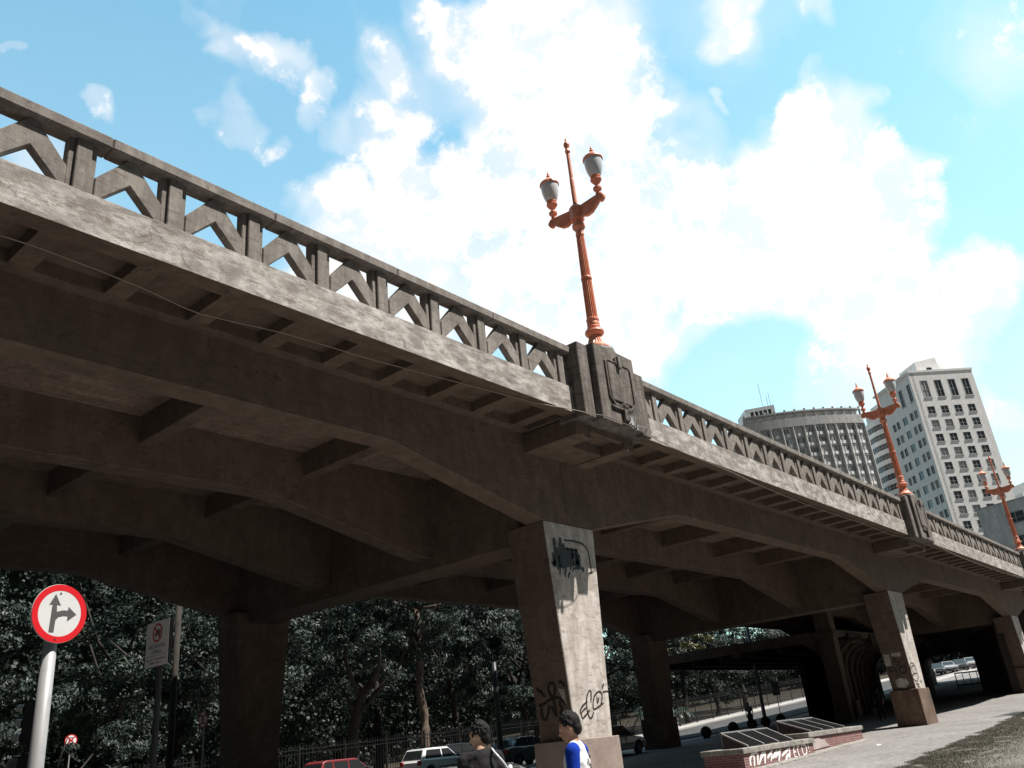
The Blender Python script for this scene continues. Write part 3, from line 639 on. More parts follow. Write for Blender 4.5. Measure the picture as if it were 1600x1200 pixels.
# cable sagging under the edge
cp=[(-7,11.1,8.3),(-3,11.1,8.45),(0,11.1,8.4),(3.18,11.1,8.5),(3.97,11.1,8.5),(5.2,11.18,8.48),(6.27,11.3,8.44),(7.7,11.12,8.48),(9.9,11.0,8.5),(12.3,10.8,8.55),(14,10.62,8.56),(15.0,10.3,8.52),(15.55,10.1,8.46),(16.1,10.02,8.5),(17.1,10.0,8.47),(17.9,10.04,8.62),(18.6,10.4,8.72),(19.4,10.44,8.62),(20.9,10.45,8.56),(23.4,10.46,8.51),(25.5,10.6,8.50),(30,10.8,8.52),(36,10.8,8.55),(40,10.8,8.52),(42,10.05,8.46),(44,10.4,8.6),(50,10.6,8.5),(60,10.7,8.52),(66,10.2,8.46)]
def smoothpath(c,n=4):
    o=[]
    for i in range(len(c)-1):
        p0,p1,p2,p3=[Vector(c[max(0,min(len(c)-1,i+k))]) for k in (-1,0,1,2)]
        for j in range(n):
            t=j/n; o.append(.5*((2*p1)+(p2-p0)*t+(2*p0-5*p1+4*p2-p3)*t*t+(3*p1-p0-3*p2+p3)*t**3))
    o.append(Vector(c[-1])); return o
sp_=smoothpath(cp)
for q in sp_: q.z+=.012*noise.noise(Vector((q.x*2.5,0,0)))
mb=MB().tube(sp_,.011,6)
tag(mk('cable',mb,'cable',smooth=True),'thin dark cable strung loosely along the underside of the bridge edge','cable')
mb=MB()
mb.tube(smoothpath([(17.05,10.0,8.5),(17.2,9.96,8.75),(17.1,9.97,8.9),(17.3,9.98,8.62),(17.45,9.96,8.45)]),.014,6)
mb.tube(smoothpath([(17.25,9.98,8.45),(17.3,9.95,8.8),(17.22,9.95,8.95)]),.012,6)
mb.box(17.12,17.3,9.98,10.08,8.5,8.72); mb.box(17.34,17.44,9.97,10.06,8.42,8.56)
tag(mk('junction_box',mb,'bframe',bev=.006),'small grey cable junction box with loose wires under the first lamp pedestal','junction box')

# ---------------------------------------------------------------- street lamps on the pedestals
def lamp():
    o=thing('street_lamp','tall red ornate twin-globe street lamp, the nearest and largest one','street lamp',(17-.05,10.55,10.68),0,'red twin-globe lamps on the bridge pedestals')
    # fluted shaft and turned rings (heights relative to the footing)
    mb=MB()
    mb.lathe([(.34,0),(.355,.02),(.35,.06),(.30,.10),(.26,.15)],n=28)
    mb.lathe([(.265,.14),(.215,.22),(.175,.33),(.165,.42)],n=40,flute=.09)
    mb.lathe([(.16,.41),(.235,.46),(.25,.5),(.235,.55),(.17,.58),(.175,.64),(.16,.66),(.165,.72),(.155,.78),(.17,.82),(.17,.86),(.15,.88)],n=28)
    mk('base',mb,'red',o,world=False,smooth=False,bev=0)
    mb=MB().lathe([(.145,.87),(.14,1.5),(.12,2.6),(.105,3.28)],n=40,flute=.13)
    mb.lathe([(.142,1.98),(.146,2.0),(.146,2.03),(.14,2.05)],n=28)
    mk('shaft',mb,'red',o,world=False)
    mb=MB().lathe([(.11,3.27),(.115,3.3),(.11,3.33),(.105,3.42),(.13,3.46),(.175,3.52),(.175,3.6),(.12,3.66),(.14,3.7),(.14,3.73)],n=28)
    mb.lathe([(.18,3.73),(.2,3.78),(.2,4.1),(.15,4.17),(.085,4.2)],n=8)
    mk('capital',mb,'red',o,world=False)
    mb=MB().lathe([(.065,4.18),(.062,5.0),(.062,5.02),(.056,5.04),(.05,5.9)],n=16); mk('upper_pole',mb,'red',o,world=False,smooth=False)
    mb=MB().lathe([(.05,5.9),(.075,5.92),(.075,5.96),(.055,5.98),(.055,6.06),(.085,6.12),(.09,6.18),(.06,6.25),(.03,6.29),(.035,6.33),(.012,6.4),(.002,6.46)],n=16)
    mk('finial',mb,'red',o,world=False,smooth=True)
    for s in (-1,1):
        mb=MB()
        poly=[(.15*s,4.12),(.62*s,4.16),(.86*s,4.17),(.93*s,4.10),(.93*s,4.0),(.88*s,3.93),(.80*s,3.92),(.76*s,3.97),(.70*s,3.90),(.62*s,3.84),(.5*s,3.75),(.34*s,3.72),(.15*s,3.80)]
        mb.prism(poly,lambda u,v,w_:(w_,u,v),-.055,.055)
        mb.lathe([(.075,-.07),(.075,.07)],(0,.86*s,4.04),14,'x')
        a=mk('arm',mb,'red',o,world=False,bev=.012)
        mb=MB().lathe([(.07,4.14),(.075,4.2),(.05,4.24),(.115,4.31),(.12,4.36),(.06,4.42),(.045,4.46),(.10,4.52),(.155,4.60),(.155,4.63),(.10,4.66),(.14,4.69),(.14,4.72)],(0,.76*s,0),18)
        mk('globe_holder',mb,'red',o,world=False,smooth=False)
        mb=MB().lathe([(.125,4.70),(.165,4.77),(.205,4.87),(.235,5.0),(.25,5.12),(.25,5.2),(.24,5.26)],(0,.76*s,0),28)
        g=mk('globe',mb,'globe',o,world=False,smooth=True)
        mb=MB().lathe([(.265,5.22),(.28,5.24),(.27,5.29),(.22,5.34),(.13,5.41),(.07,5.47),(.045,5.50),(.055,5.54),(.03,5.58),(.035,5.61),(.012,5.68),(.003,5.74)],(0,.76*s,0),24)
        mk('cap',mb,'red',g,world=False,smooth=False)
    o.scale=(1.03,1.03,1.085)
    return o
L1=lamp()
copyt(L1,(42.35,10.55,10.68),None,'red ornate twin-globe street lamp second from the camera, in front of the pale tower')
copyt(L1,(67.75,10.55,10.68),None,'smallest and farthest red twin-globe street lamp, low at the right edge')
copyt(L1,(93.15,10.55,10.68),None,'red twin-globe street lamp hidden beyond the right edge of the view')
# ---------------------------------------------------------------- underpass structure beyond the second pillar
up=thing('underpass','dark low concrete underpass with arched ribs and two bright openings under the bridge','underpass',(51.5,19,T(51.5)))
mk('roof',MB().box(52,88,19.35,31,5.75,6.15),'dkcon',up)
mb=MB(); mb.box(51.5,52.0,19.6,31.2,5.55,6.1); mb.box(51.45,52.05,25,25.5,5.3,6.15); mk('edge_beam',mb,'ribcon',up,bev=.02)
mb=MB(); mb.box(51.9,88,19.02,19.32,5.75,6.12); mk('edge_beam',mb,'ribcon',up,bev=.02)
for x in range(54,74,4): mk('corbel',MB().box(x,x+2.4,18.86,19.02,5.35,5.95),'dkcon',up)
mb=MB()
for y in (20.5,22.5,24.5,26.5,28.5,30.3): mb.box(52,74,y,y+.25,5.2,5.76)
mk('roof_beam',mb,'dkcon',up)
mb=MB().hexa([(51.35,18.85,T(51.4)-.1),(51.95,18.85,T(51.9)-.1),(51.95,19.75,T(51.9)-.1),(51.35,19.75,T(51.4)-.1),(51.2,18.8,8.74),(52.05,18.8,8.74),(52.05,19.75,8.74),(51.2,19.75,8.74)])
mb.box(51.1,52.15,18.7,19.9,5.6,6.0); mb.box(51.0,52.3,18.6,20,7.6,8.74)
mk('corner_post',mb,'ribcon',up,bev=.02)
def qarc(cx,cz,r,a0,a1,n=8): return [(cx+r*math.cos(R(a0+(a1-a0)*i/n)),cz+r*math.sin(R(a0+(a1-a0)*i/n))) for i in range(n+1)]
# quarter bracket between the post and the beam towards the park
pts=[(19.75,5.56)]+[(19.75+1.7,5.56)]+[(21.45-1.7*math.sin(R(t)),3.86+1.7*math.cos(R(t))) for t in range(0,91,15)]
mb=MB().prism(pts,lambda u,v,w_:(w_,u,v),51.55,51.9); mk('bracket',mb,'ribcon',up)
# leaning side wall with ribs running back to the far end
def wy(x): return 19.7+(x-52.5)*(24.7-19.7)/21.5
mb=MB(); a,b=52.3,74
mb.hexa([(a,wy(a),T(a)-.1),(b,wy(b),T(b)-.1),(b,wy(b)+.5,T(b)-.1),(a,wy(a)+.5,T(a)-.1),(a,wy(a),5.75),(b,wy(b),5.75),(b,wy(b)+.5,5.75),(a,wy(a)+.5,5.75)])
mk('side_wall',mb,'dkcon',up)
rib0=None
for i in range(8):
    x=53.4+i*2.75; y=wy(x)
    path=[(x,y-.12,T(x)-.05),(x,y-.12,3.9)]+[(x,y-.12-1.75*(1-math.cos(R(t))),3.9+1.75*math.sin(R(t))) for t in range(15,91,15)]
    mb=MB(); W=.13
    vs=[];fs=[]
    for (px_,py_,pz_),j in zip(path,range(len(path))):
        nrm=(0,-1,0) if j<2 else (0,-math.cos(R(15*(j-1))),-math.sin(R(15*(j-1))))
        for sx in (-W,W):
            vs.append((px_+sx,py_,pz_)); vs.append((px_+sx,py_+nrm[1]*.2,pz_+nrm[2]*.2))
    for j in range(len(path)-1):
        k=4*j
        fs+=[(k,k+4,k+5,k+1),(k+2,k+3,k+7,k+6),(k+1,k+5,k+7,k+3),(k,k+2,k+6,k+4)]
    fs+=[(0,1,3,2)]
    mb.add(vs,fs); mk('arch_rib',mb,'ribcon',up)
# far end wall with two openings
def wall_with_holes(mb,x0,x1,y0,y1,z0,z1,holes):
    """holes: list of (ya,yb,zb,zt,r) with rounded top corners; wall plane is Y-Z"""
    holes=sorted(holes); y=y0
    for ya,yb,zb,zt,r in holes:
        mb.box(x0,x1,y,ya,z0,z1)
        top=[(ya,z1),(ya,zt-r)]+[(ya+r-r*math.cos(R(t)),zt-r+r*math.sin(R(t))) for t in range(15,91,15)]+[(yb-r+r*math.sin(R(t)),zt-r+r*math.cos(R(t))) for t in range(0,91,15)]+[(yb,z1)]
        mb.prism(top,lambda u,v,w_:(w_,u,v),x0,x1)
        if zb>z0: mb.box(x0,x1,ya,yb,z0,zb)
        y=yb
    mb.box(x0,x1,y,y1,z0,z1)
mb=MB(); wall_with_holes(mb,74,75.2,11.9,25.4,1.0,8.72,[(16.9,20.6,1.9,4.95,.75),(22.35,24.55,1.5,5.6,.9)])
mk('end_wall',mb,'dkcon',up)
mk('middle_wall',MB().hexa([(70,20.65,1),(74,20.7,1),(74,22.3,1),(70,22,1),(70,20.65,6),(74,20.7,6),(74,22.3,6),(70,22,6)]),'dkcon',up)
mb=MB().hexa([(66.9,13.5,1),(74,16.9,1),(74,16.4,1),(66.9,13.0,1),(66.9,13.5,6),(74,16.9,6),(74,16.4,6),(66.9,13.0,6)]); mk('retaining_wall',mb,'dkcon',up)
mk('side_room',MB().box(61,70,24.9,25.3,T(60)-1,5.7),'dkcon',up)
tag(mk('meter_box',MB().box(51.9,52.5,18.62,18.84,T(52)+.25,T(52)+1.15).box(51.96,52.44,18.6,18.62,T(52)+.3,T(52)+1.1),'bag' if False else 'ribcon',bev=.01),'small brown meter box at the foot of the dark corner post','meter box')

# ---------------------------------------------------------------- buildings
d1=Vector((.67,.7424,0)).normalized(); d2=Vector((.7071,-.7071,0))
def B_(o,a,b,na=0): # along a, b
    return lambda u,v,w_: tuple(o+a*u+b*w_+Vector((0,0,v)))
def hexf(mb,o,a,b,u0,u1,w0,w1,z0,z1):
    f=lambda u,w_,z: tuple(o+a*u+b*w_+Vector((0,0,z)))
    mb.hexa([f(u0,w0,z0),f(u1,w0,z0),f(u1,w1,z0),f(u0,w1,z0),f(u0,w0,z1),f(u1,w0,z1),f(u1,w1,z1),f(u0,w1,z1)]); return mb
rb=random.Random(11)
def window(par,o,a,inn,u0,u1,z0,z1,panes=1,mullw=.07,deep=.22,blind=None,sill=True,name='window'):
    """frame with sill as the part, glass as its sub-part. inn: unit vector into the wall"""
    mb=MB()
    hexf(mb,o,a,inn,u0,u0+mullw,-.03,deep,z0,z1); hexf(mb,o,a,inn,u1-mullw,u1,-.03,deep,z0,z1)
    hexf(mb,o,a,inn,u0+mullw,u1-mullw,-.03,deep,z1-mullw,z1); hexf(mb,o,a,inn,u0+mullw,u1-mullw,-.03,deep,z0,z0+mullw)
    for k in range(1,panes):
        c=u0+(u1-u0)*k/panes; hexf(mb,o,a,inn,c-.04,c+.04,.05,deep,z0+mullw,z1-mullw)
    zz=z0+(z1-z0)*.45; hexf(mb,o,a,inn,u0+mullw,u1-mullw,.05,deep,zz-.03,zz+.03)
    if sill: hexf(mb,o,a,inn,u0-.12,u1+.12,-.14,0.0,z0-.12,z0)
    fr=mk(name,mb,'bframe',par)
    mb=MB(); hexf(mb,o,a,inn,u0+mullw,u1-mullw,.14,deep-.01,z0+mullw,z1-mullw)
    mk('pane',mb,'bblind' if (rb.random()<.22) else 'bwin',fr)
def facade(mb,o,a,inn,L,z0,z1,th,cols,rows):
    """wall slab with real openings. cols: list of (u0,u1); rows: list of (z0,z1); same grid everywhere"""
    us=[0]; 
    for c in cols: us+=[c[0],c[1]]
    us.append(L); zs=[z0]
    for r_ in rows: zs+=[r_[0],r_[1]]
    zs.append(z1)
    for i in range(0,len(us)-1,2): hexf(mb,o,a,inn,us[i],us[i+1],0,th,z0,z1)
    for c in cols:
        for j in range(0,len(zs)-1,2): hexf(mb,o,a,inn,c[0],c[1],0,th,zs[j],zs[j+1])
# --- pale tower
O=Vector((188.07,39.25,0)); ZT=68.1; gz=T(190)-3
tow=thing('office_tower','tall pale office tower with sharp corner, four columns of square windows and rooftop room','building',(O.x,O.y,gz))
inR=d1; inL=d2
cols=[(2.0+3.1*i,3.7+3.1*i) for i in range(4)]
rows=[(ZT-9.75-3.15*i,ZT-8.0-3.15*i) for i in range(17)][::-1]
mb=MB(); facade(mb,O,d2,inR,14.9,gz,ZT-7.2,.6,cols,rows)
tall=[(ZT-6.0,ZT-1.9)]
mb2=MB(); facade(mb,O+Vector((0,0,0)),d2,inR,14.9,ZT-7.2,ZT,.6,[(2.1+3.2*i,3.9+3.2*i) for i in range(4)],tall)
lc=[(1.2,2.3),(2.9,4.0),(8.6,9.7),(10.3,11.4)]
facade(mb,O+d2*.6,d1,inL,14.2,gz,ZT-7.2,.6,[(1.6,2.7),(3.2,4.3),(5.6,7.2),(8.6,9.7),(10.2,11.3)],rows)
facade(mb,O+d2*.6,d1,inL,14.2,ZT-7.2,ZT,.6,[(1.3,2.7),(4.6,6.0)],tall) 
hexf(mb,O,d2,d1,1.2,14.9,.6,13.6,gz,ZT-.6)
# cut the hidden overlap at the corner by keeping the left face behind the right face
mk('wall',mb,'bwhite',tow)
mb=MB(); hexf(mb,O,d2,d1,-.15,15.05,-.15,14.5,ZT,ZT+.45); mk('cornice',mb,'bwhite',tow)
f=lambda u,v,w_: tuple(O+d2*u+d1*w_+Vector((0,0,v)))
mb=MB(); mb.prism([(4.2,ZT+.45),(9.4,ZT+.45),(9.4,ZT+4.2),(9.1,ZT+4.5),(4.2,ZT+3.6)],f,2.6,9)
mb.prism([(9.4,ZT+.45),(12.6,ZT+.45),(9.4,ZT+4.2)],f,3.6,6.4)
rr=mk('roof_room',mb,'bpale',tow)
mb=MB(); hexf(mb,O,d2,d1,6.6,7.7,2.5,2.62,ZT+.9,ZT+2.1); hexf(mb,O,d2,d1,8.2,9.1,2.5,2.62,ZT+.5,ZT+1.1); mk('opening',mb,'bwin',rr)
for c in cols:
    for r_ in rows[3:]: window(tow,O,d2,inR,c[0],c[1],r_[0],r_[1],2)
for i in range(4): window(tow,O,d2,inR,2.1+3.2*i,3.9+3.2*i,tall[0][0],tall[0][1],2,.16)
OL=O+d2*.6
for c in [(1.6,2.7),(3.2,4.3),(8.6,9.7),(10.2,11.3)]:
    for r_ in rows[7:]: window(tow,OL,d1,inL,c[0],c[1],r_[0],r_[1],2,sill=False)
mb=MB()
for r_ in rows: mk('stair_window',hexf(MB(),OL,d1,inL,5.6,7.2,.15,.3,r_[0],r_[1]),'bwin',tow)

for c in [(1.3,2.7),(4.6,6.0)]: window(tow,OL,d1,inL,c[0],c[1],tall[0][0],tall[0][1],2,.16)
# --- rounded building joined behind it
Oc=Vector((271.5,72.5,0))+Vector((.66,-.75,0))*10.5; RB=11
rnd=thing('rounded_building','pale building with curved corner and long bands of windows between the tower and the hotel','building',(Oc.x,Oc.y,gz))
ang0=math.atan2(-d2.y,-d2.x)
def arcpt(cx,cy,r,a): return (cx+r*math.cos(a),cy+r*math.sin(a))
def drum(mb,cx,cy,r,a0,a1,z0,z1,th,n=14):
    for i in range(n):
        p=a0+(a1-a0)*i/n; q=a0+(a1-a0)*(i+1)/n
        A=arcpt(cx,cy,r,p);Bq=arcpt(cx,cy,r,q);Cq=arcpt(cx,cy,r-th,q);Dq=arcpt(cx,cy,r-th,p)
        mb.hexa([(*A,z0),(*Bq,z0),(*Cq,z0),(*Dq,z0),(*A,z1),(*Bq,z1),(*Cq,z1),(*Dq,z1)])
mb=MB(); ZC=84.5
zs=[ZC-1.2-3.2*i for i in range(18)]
drum(mb,Oc.x,Oc.y,RB,ang0-1.7,ang0+1.7,ZC-1.2,ZC+.6,.6,18)
for z in zs: drum(mb,Oc.x,Oc.y,RB,ang0-1.7,ang0+1.7,z-3.2,z-1.75,.6,18)
hexf(mb,Oc,d1,d2,-5,9,-3.5,12,gz,ZC+.5); hexf(mb,Oc,d1,d2,-4.5,5,-5.5,5,ZC+.5,ZC+7.5); hexf(mb,Oc,d1,d2,-3,4,-8.5,-5.5,ZC+.5,ZC+4.5)
mk('wall',mb,'bwhite',rnd)
for z in zs:
    mb=MB(); drum(mb,Oc.x,Oc.y,RB-.16,ang0-1.68,ang0+1.68,z-1.75,z,.1,18); 
    wn_=mk('window_band',mb,'bwin',rnd)
    mb=MB()
    for i in range(29):
        a=ang0-1.66+3.32*i/28; A=arcpt(Oc.x,Oc.y,RB-.08,a); mb.box(A[0]-.06,A[0]+.06,A[1]-.06,A[1]+.06,z-1.75,z)
    drum(mb,Oc.x,Oc.y,RB-.08,ang0-1.66,ang0+1.66,z-1.0,z-.9,.1,18)
    mk('mullion',mb,'bframe',wn_)
# --- curved hotel
hx,hy=236.57,98.5; HT=88.4
P0=Vector((237.3,98.35,0)); P1=Vector((261.3,70.85,0))
dd=(P1-P0).normalized(); nn=Vector((-dd.y,dd.x,0)); 
if nn.dot(P0)>0: nn=-nn           # nn points towards the viewer
mid=(P0+P1)/2; RH=64.0; L_=(P1-P0).length; cen=mid-nn*math.sqrt(RH*RH-L_*L_/4)
aA=math.atan2(P0.y-cen.y,P0.x-cen.x); aB=math.atan2(P1.y-cen.y,P1.x-cen.x)
hot=thing('curved_hotel','tall grey high-rise with convex curved facade of panels and a glazed rooftop gallery','building',(P0.x,P0.y,gz))
NB=11; aS=(aB-aA)/NB; aA2=aA-2*aS
mb=MB(); drum(mb,cen.x,cen.y,RH-.5,aA2,aB,gz,HT-5.4,12,24)
mk('core',mb,'bpanel',hot)
mb=MB(); drum(mb,cen.x,cen.y,RH+.25,aA2+1.5*aS,aB,HT-5.4,HT-2.6,12.6,24); mk('parapet_band',mb,'bhotel',hot)
mb=MB(); drum(mb,cen.x,cen.y,RH-1.5,aA,aB,HT-2.6,HT-.6,1,24); g_=mk('gallery_glazing',mb,'bpale',hot)
mb=MB(); drum(mb,cen.x,cen.y,RH+.1,aA-.2*aS,aB,HT-.75,HT-.3,12,24)
for i in range(13):
    a=aA+(aB-aA)*i/12; A=arcpt(cen.x,cen.y,RH-.4,a); mb.box(A[0]-.28,A[0]+.28,A[1]-.28,A[1]+.28,HT-2.6,HT+.35)
mk('gallery_frame',mb,'bhotel',hot)
mb=MB()
for i in range(-2,NB+1):
    a=aA+aS*i; A=arcpt(cen.x,cen.y,RH,a); mb.box(A[0]-.3,A[0]+.3,A[1]-.3,A[1]+.3,gz,HT-5.4)
mk('fin',mb,'bhotel',hot)
FH=3.3; nf=24; cnt=0; rest=MB(); restp=MB(); slabm=MB(); pale=MB()
for fl in range(nf):
    z=HT-5.6-FH*(fl+1)
    drum(slabm,cen.x,cen.y,RH-.2,aA2,aB,z+FH-.28,z+FH,.4,24)
    for b in range(-2,NB):
        a0=aA+aS*(b+.13); a1=aA+aS*(b+.87)
        sub=[a0+(a1-a0)*k/3 for k in range(4)]
        # central pale air-conditioning panel and dark windows
        m0=sub[1]; m1=sub[2]
        drum(pale,cen.x,cen.y,RH-.05,m0,m1,z+.35,z+1.25,.4,1)
        if b>=5: drum(pale,cen.x,cen.y,RH-.05,sub[0],sub[0]+(m1-m0)*.45,z+.3,z+1.35,.4,1)
        if fl<9 and b>=0 or (fl<2 and b>=-2):
            if cnt<100:
                w_=MB(); 
                for k in (0,1,2): drum(w_,cen.x,cen.y,RH-.28,sub[k]+.002,sub[k+1]-.002,z+1.35,z+2.9,.12,1)
                fr=mk('window',w_,'bpanel' if rb.random()<.8 else 'bframe',hot)
                w2=MB()
                for k in (0,1,2):
                    if rb.random()<.42: drum(w2,cen.x,cen.y,RH-.25,sub[k]+.004,sub[k+1]-.004,z+1.45,z+2.8,.05,1)
                if w2.v: mk('pane',w2,'bwin' if rb.random()<.75 else 'bblind',fr)
                cnt+=1; continue
        drum(rest,cen.x,cen.y,RH-.28,a0,a1,z+1.35,z+2.9,.12,1); kq=rb.randrange(3); drum(restp,cen.x,cen.y,RH-.25,sub[kq]+.003,sub[kq+1]-.003,z+1.45,z+2.8,.05,1)
mk('floor_edges',slabm,'bhotel',hot)['kind']='stuff'; mk('panel',pale,'bpale',hot)['kind']='stuff'
rs=mk('lower_windows',rest,'bpanel',hot); rs['kind']='stuff'; rs=mk('lower_panes',restp,'bwin',hot); rs['kind']='stuff'
Q=Vector((cen.x+RH*math.cos(aA+2.0*aS),cen.y+RH*math.sin(aA+2.0*aS),0)); tdir=Vector((math.sin(aA),-math.cos(aA),0)); 
if tdir.dot(dd)<0: tdir=-tdir
inn=-nn
mb=MB(); hexf(mb,Q+inn*5,tdir,inn,-4.5,4.5,0,9,HT-4,HT+4.0)
pr=mk('plant_room',mb,'bpale',hot)
mb=MB()
for i in range(5): hexf(mb,Q+inn*5,tdir,inn,-3.0+1.35*i,-2.1+1.35*i,-.06,.1,HT-.2,HT+2.8)
mk('louvre',mb,'bwin',pr)
mb=MB()
for i in range(9): hexf(mb,Q+inn*2,tdir,inn,-5+1.3*i,-4.3+1.3*i,-.1,.1,HT-6.6,HT-4.8)
for i in range(4): hexf(mb,Q+inn*2,tdir,inn,-5+3*i,-4.7+3*i,-.5,.2,HT-8,HT-3.8)
mk('service_frame',mb,'bframe',pr)
for i,(u,h_) in enumerate(((1.5,8.5),(3.1,4.0),(3.9,4.8))):
    q=Q+inn*6+tdir*u; mk('antenna',MB().tube([(q.x,q.y,HT+3.9),(q.x,q.y,HT+3.8+h_)],.07,6),'galv',pr)
# --- low grey block at the right edge
O2=Vector((157.2,28.9,0)); dR=Vector((-.25,-.968,0)).normalized(); dB=Vector((-dR.y,dR.x,0))
g2=T(157)-2
gb=thing('grey_block','plain grey mid-rise block with scattered windows behind the farthest lamp','building',(O2.x,O2.y,g2))
mb=MB(); cols=[(4.3+5.6*i,7.2+5.6*i) for i in range(4)]; zt=30.4; rows=[(zt-3.5-3.8*i,zt-1.7-3.8*i) for i in range(6)][::-1]
facade(mb,O2,dR,dB,26,g2,zt,.5,cols,rows); hexf(mb,O2,dR,dB,0,26,.5,12,g2,zt-.4)
mk('wall',mb,'bgrey',gb)
mb=MB(); hexf(mb,O2,dR,dB,-.1,26.1,-.08,12.1,zt,zt+.18); mk('coping',mb,'bhotel',gb)
for c in cols:
    for r_ in rows: window(gb,O2,dR,dB,c[0],c[1],r_[0],r_[1],2,.1)
# --- white building with balconies seen past the tower
O3=Vector((238,32.5,0)); g3=T(230)-3
wb=thing('white_block','distant white building with stacked roof terraces to the right of the tower','building',(O3.x,O3.y,g3))
mb=MB()
for i in range(12):
    hexf(mb,O3,d2,d1,0,30,0,12,47-4.0*i-1.3,47-4.0*i); hexf(mb,O3,d2,d1,1,29,1.2,12,47-4.0*i-4.0,47-4.0*i-1.3)
hexf(mb,O3,d2,d1,4,12,2,8,47,50.5)
mk('wall',mb,'bpale',wb)
mb=MB()
for i in range(8):
    for k in range(10): hexf(mb,O3,d2,d1,1.6+2.7*k,3.4+2.7*k,1.1,1.3,47-4*i-3.6,47-4*i-1.5)
mk('window',mb,'bwin',wb)

# ---------------------------------------------------------------- trees
def crown_mesh(name,seed,rx,rz,nclump,nleaf,ls,m,droop=.3,long=1.5):
    r=random.Random(seed); vs=[];fs=[]
    cl=[]
    for i in range(nclump):
        while True:
            a=Vector((r.uniform(-1,1),r.uniform(-1,1),r.uniform(-1,1)))
            if a.length<=1: break
        q=.45+.55*a.length; a=a.normalized()*q
        k=1+.25*noise.noise(a*1.7+Vector((seed,0,0)))
        cl.append((Vector((a.x*rx*k,a.y*rx*k,a.z*rz*k)),r.uniform(.5,1.2)*rx*.17))
    for c,cr in cl:
        for j in range(nleaf):
            d=Vector((r.gauss(0,1),r.gauss(0,1),r.gauss(0,1))).normalized()
            p=c+Vector((d.x*cr*1.2,d.y*cr*1.2,d.z*cr*.75))*(r.random()**.4)
            s=ls*r.uniform(.6,1.35)
            out=Vector((d.x,d.y,d.z+.5+r.gauss(0,.5))).normalized()
            t=out.cross(Vector((r.gauss(0,1),r.gauss(0,1),r.gauss(0,1)))).normalized(); b=out.cross(t)
            t=(t+Vector((0,0,-droop))).normalized()
            k=len(vs)
            vs+= [p-t*s*long*.5,p+b*s*.42+out*s*.1,p+t*s*long*.5-out*s*.15,p-b*s*.42+out*s*.1]
            fs+=[(k,k+1,k+2),(k,k+2,k+3)]
    me=bpy.data.meshes.new(name); me.from_pydata(vs,[],fs); me.materials.append(M[m]); me.update()
    return me
def trunk_mb(h,r0,seed,rx,rz,nb=6,lean=.3):
    r=random.Random(seed); mb=MB(); pts=[]
    for i in range(7):
        t=i/6; pts.append((lean*t*t*2+.12*r.gauss(0,1)*(i>0),.10*r.gauss(0,1)*(i>0),h*t-.15))
    mb.tube(smoothpath(pts,2),[r0*(1.35 if i==0 else 1)*(1-.5*i/12) for i in range(13)],9)
    top=Vector(pts[-1])
    for k in range(nb):
        a=6.28*k/nb+r.random(); st=Vector(pts[4+k%3]); L=r.uniform(.5,.8)
        e=Vector((top.x+math.cos(a)*rx*L,top.y+math.sin(a)*rx*L,h+rz*r.uniform(.1,.9)))
        mid_=(st+e)/2+Vector((0,0,-.3))+Vector((r.gauss(0,.2),r.gauss(0,.2),0))
        mb.tube([st,mid_,e],[r0*.45,r0*.28,r0*.1],6)
    return mb
VAR=[('leaf',crown_mesh('crown_a',1,4.6,4.4,80,330,.125,'leaf'),4.6,4.4),
     ('leaf2',crown_mesh('crown_b',2,4.3,3.9,74,330,.14,'leaf2',.5),4.3,3.9),
     ('leaf',crown_mesh('crown_c',3,5.2,5.0,86,330,.13,'leaf',.2),5.2,5.0),
     ('leaf2',crown_mesh('crown_d',4,3.0,2.7,50,300,.10,'leaf2',.6,2.0),3.0,2.7)]
def tree(x,y,v,hz,label,r0=.28,m='barkd',sc=1,seed=0,lean=.3,group=None,th=None):
    z=T(x)+(.12 if y<40.5 else .02)
    o=thing('tree',label,'tree',(x,y,z),random.Random(seed).random()*6.28 if m=='barkd' else 0,group)
    nm,me,rx,rz=VAR[v]
    h=hz if th is None else th
    mk('trunk',trunk_mb(h,r0,seed+20,rx*sc,rz*sc,lean=lean),m,o,world=False,smooth=True)
    c=bpy.data.objects.new('crown',me); C.objects.link(c); c.parent=o; c.location=(lean*1.8,0,hz+rz*sc*.35); c.scale=(sc,sc,sc); c.rotation_euler=(0,0,seed*1.3)
    return o
TG='trees in the park behind the bridge'
tree(11.5,41.2,1,6.2,'broad grey-green tree behind the red-ringed arrow sign',.3,'barkd',1.05,1,group=TG)
tree(5.2,33.5,3,3.4,'tree with sunlit top at the left edge behind the traffic light',.2,'barkd',1.15,2,group=TG)
tree(14.4,33.8,3,1.5,'low drooping bushy tree between the small sign and the left pillar',.16,'barkd',.9,3,group=TG)
tree(20.2,41.4,0,7.0,'tall tree with dark forking trunk behind the cargo vehicle sign',.26,'barkd',.95,4,lean=-.2,group=TG)
tree(26.2,41.8,1,5.4,'leafy tree just right of the dark left pillar',.3,'barkd',1.0,5,group=TG)
tree(34.2,42.2,0,8.3,'bright sunlit tree seen over the dark forked trunk',.45,'barkd',.95,6,lean=.9,th=5.5,group=TG)
tree(38.6,40.3,2,9.6,'tree whose lit reddish trunk rises behind the white car',.34,'bark',.72,7,lean=-.15,group=TG)
tree(44.5,43.2,1,6.6,'dense tree left of the nearest pillar behind the round lamp pole',.3,'barkd',1.1,8,group=TG)
tree(52.0,43.5,0,5.6,'dark tree between the nearest pillar and the second back pillar',.34,'barkd',1.1,9,group=TG)
tree(61.5,42.0,2,5.8,'large dark tree with leaning trunk right of the back pillar',.36,'barkd',.95,10,lean=1.2,group=TG)
tree(71.5,43.5,1,5.4,'leafy tree behind the leaning trunk and the stone spheres',.3,'barkd',1.1,11,group=TG)
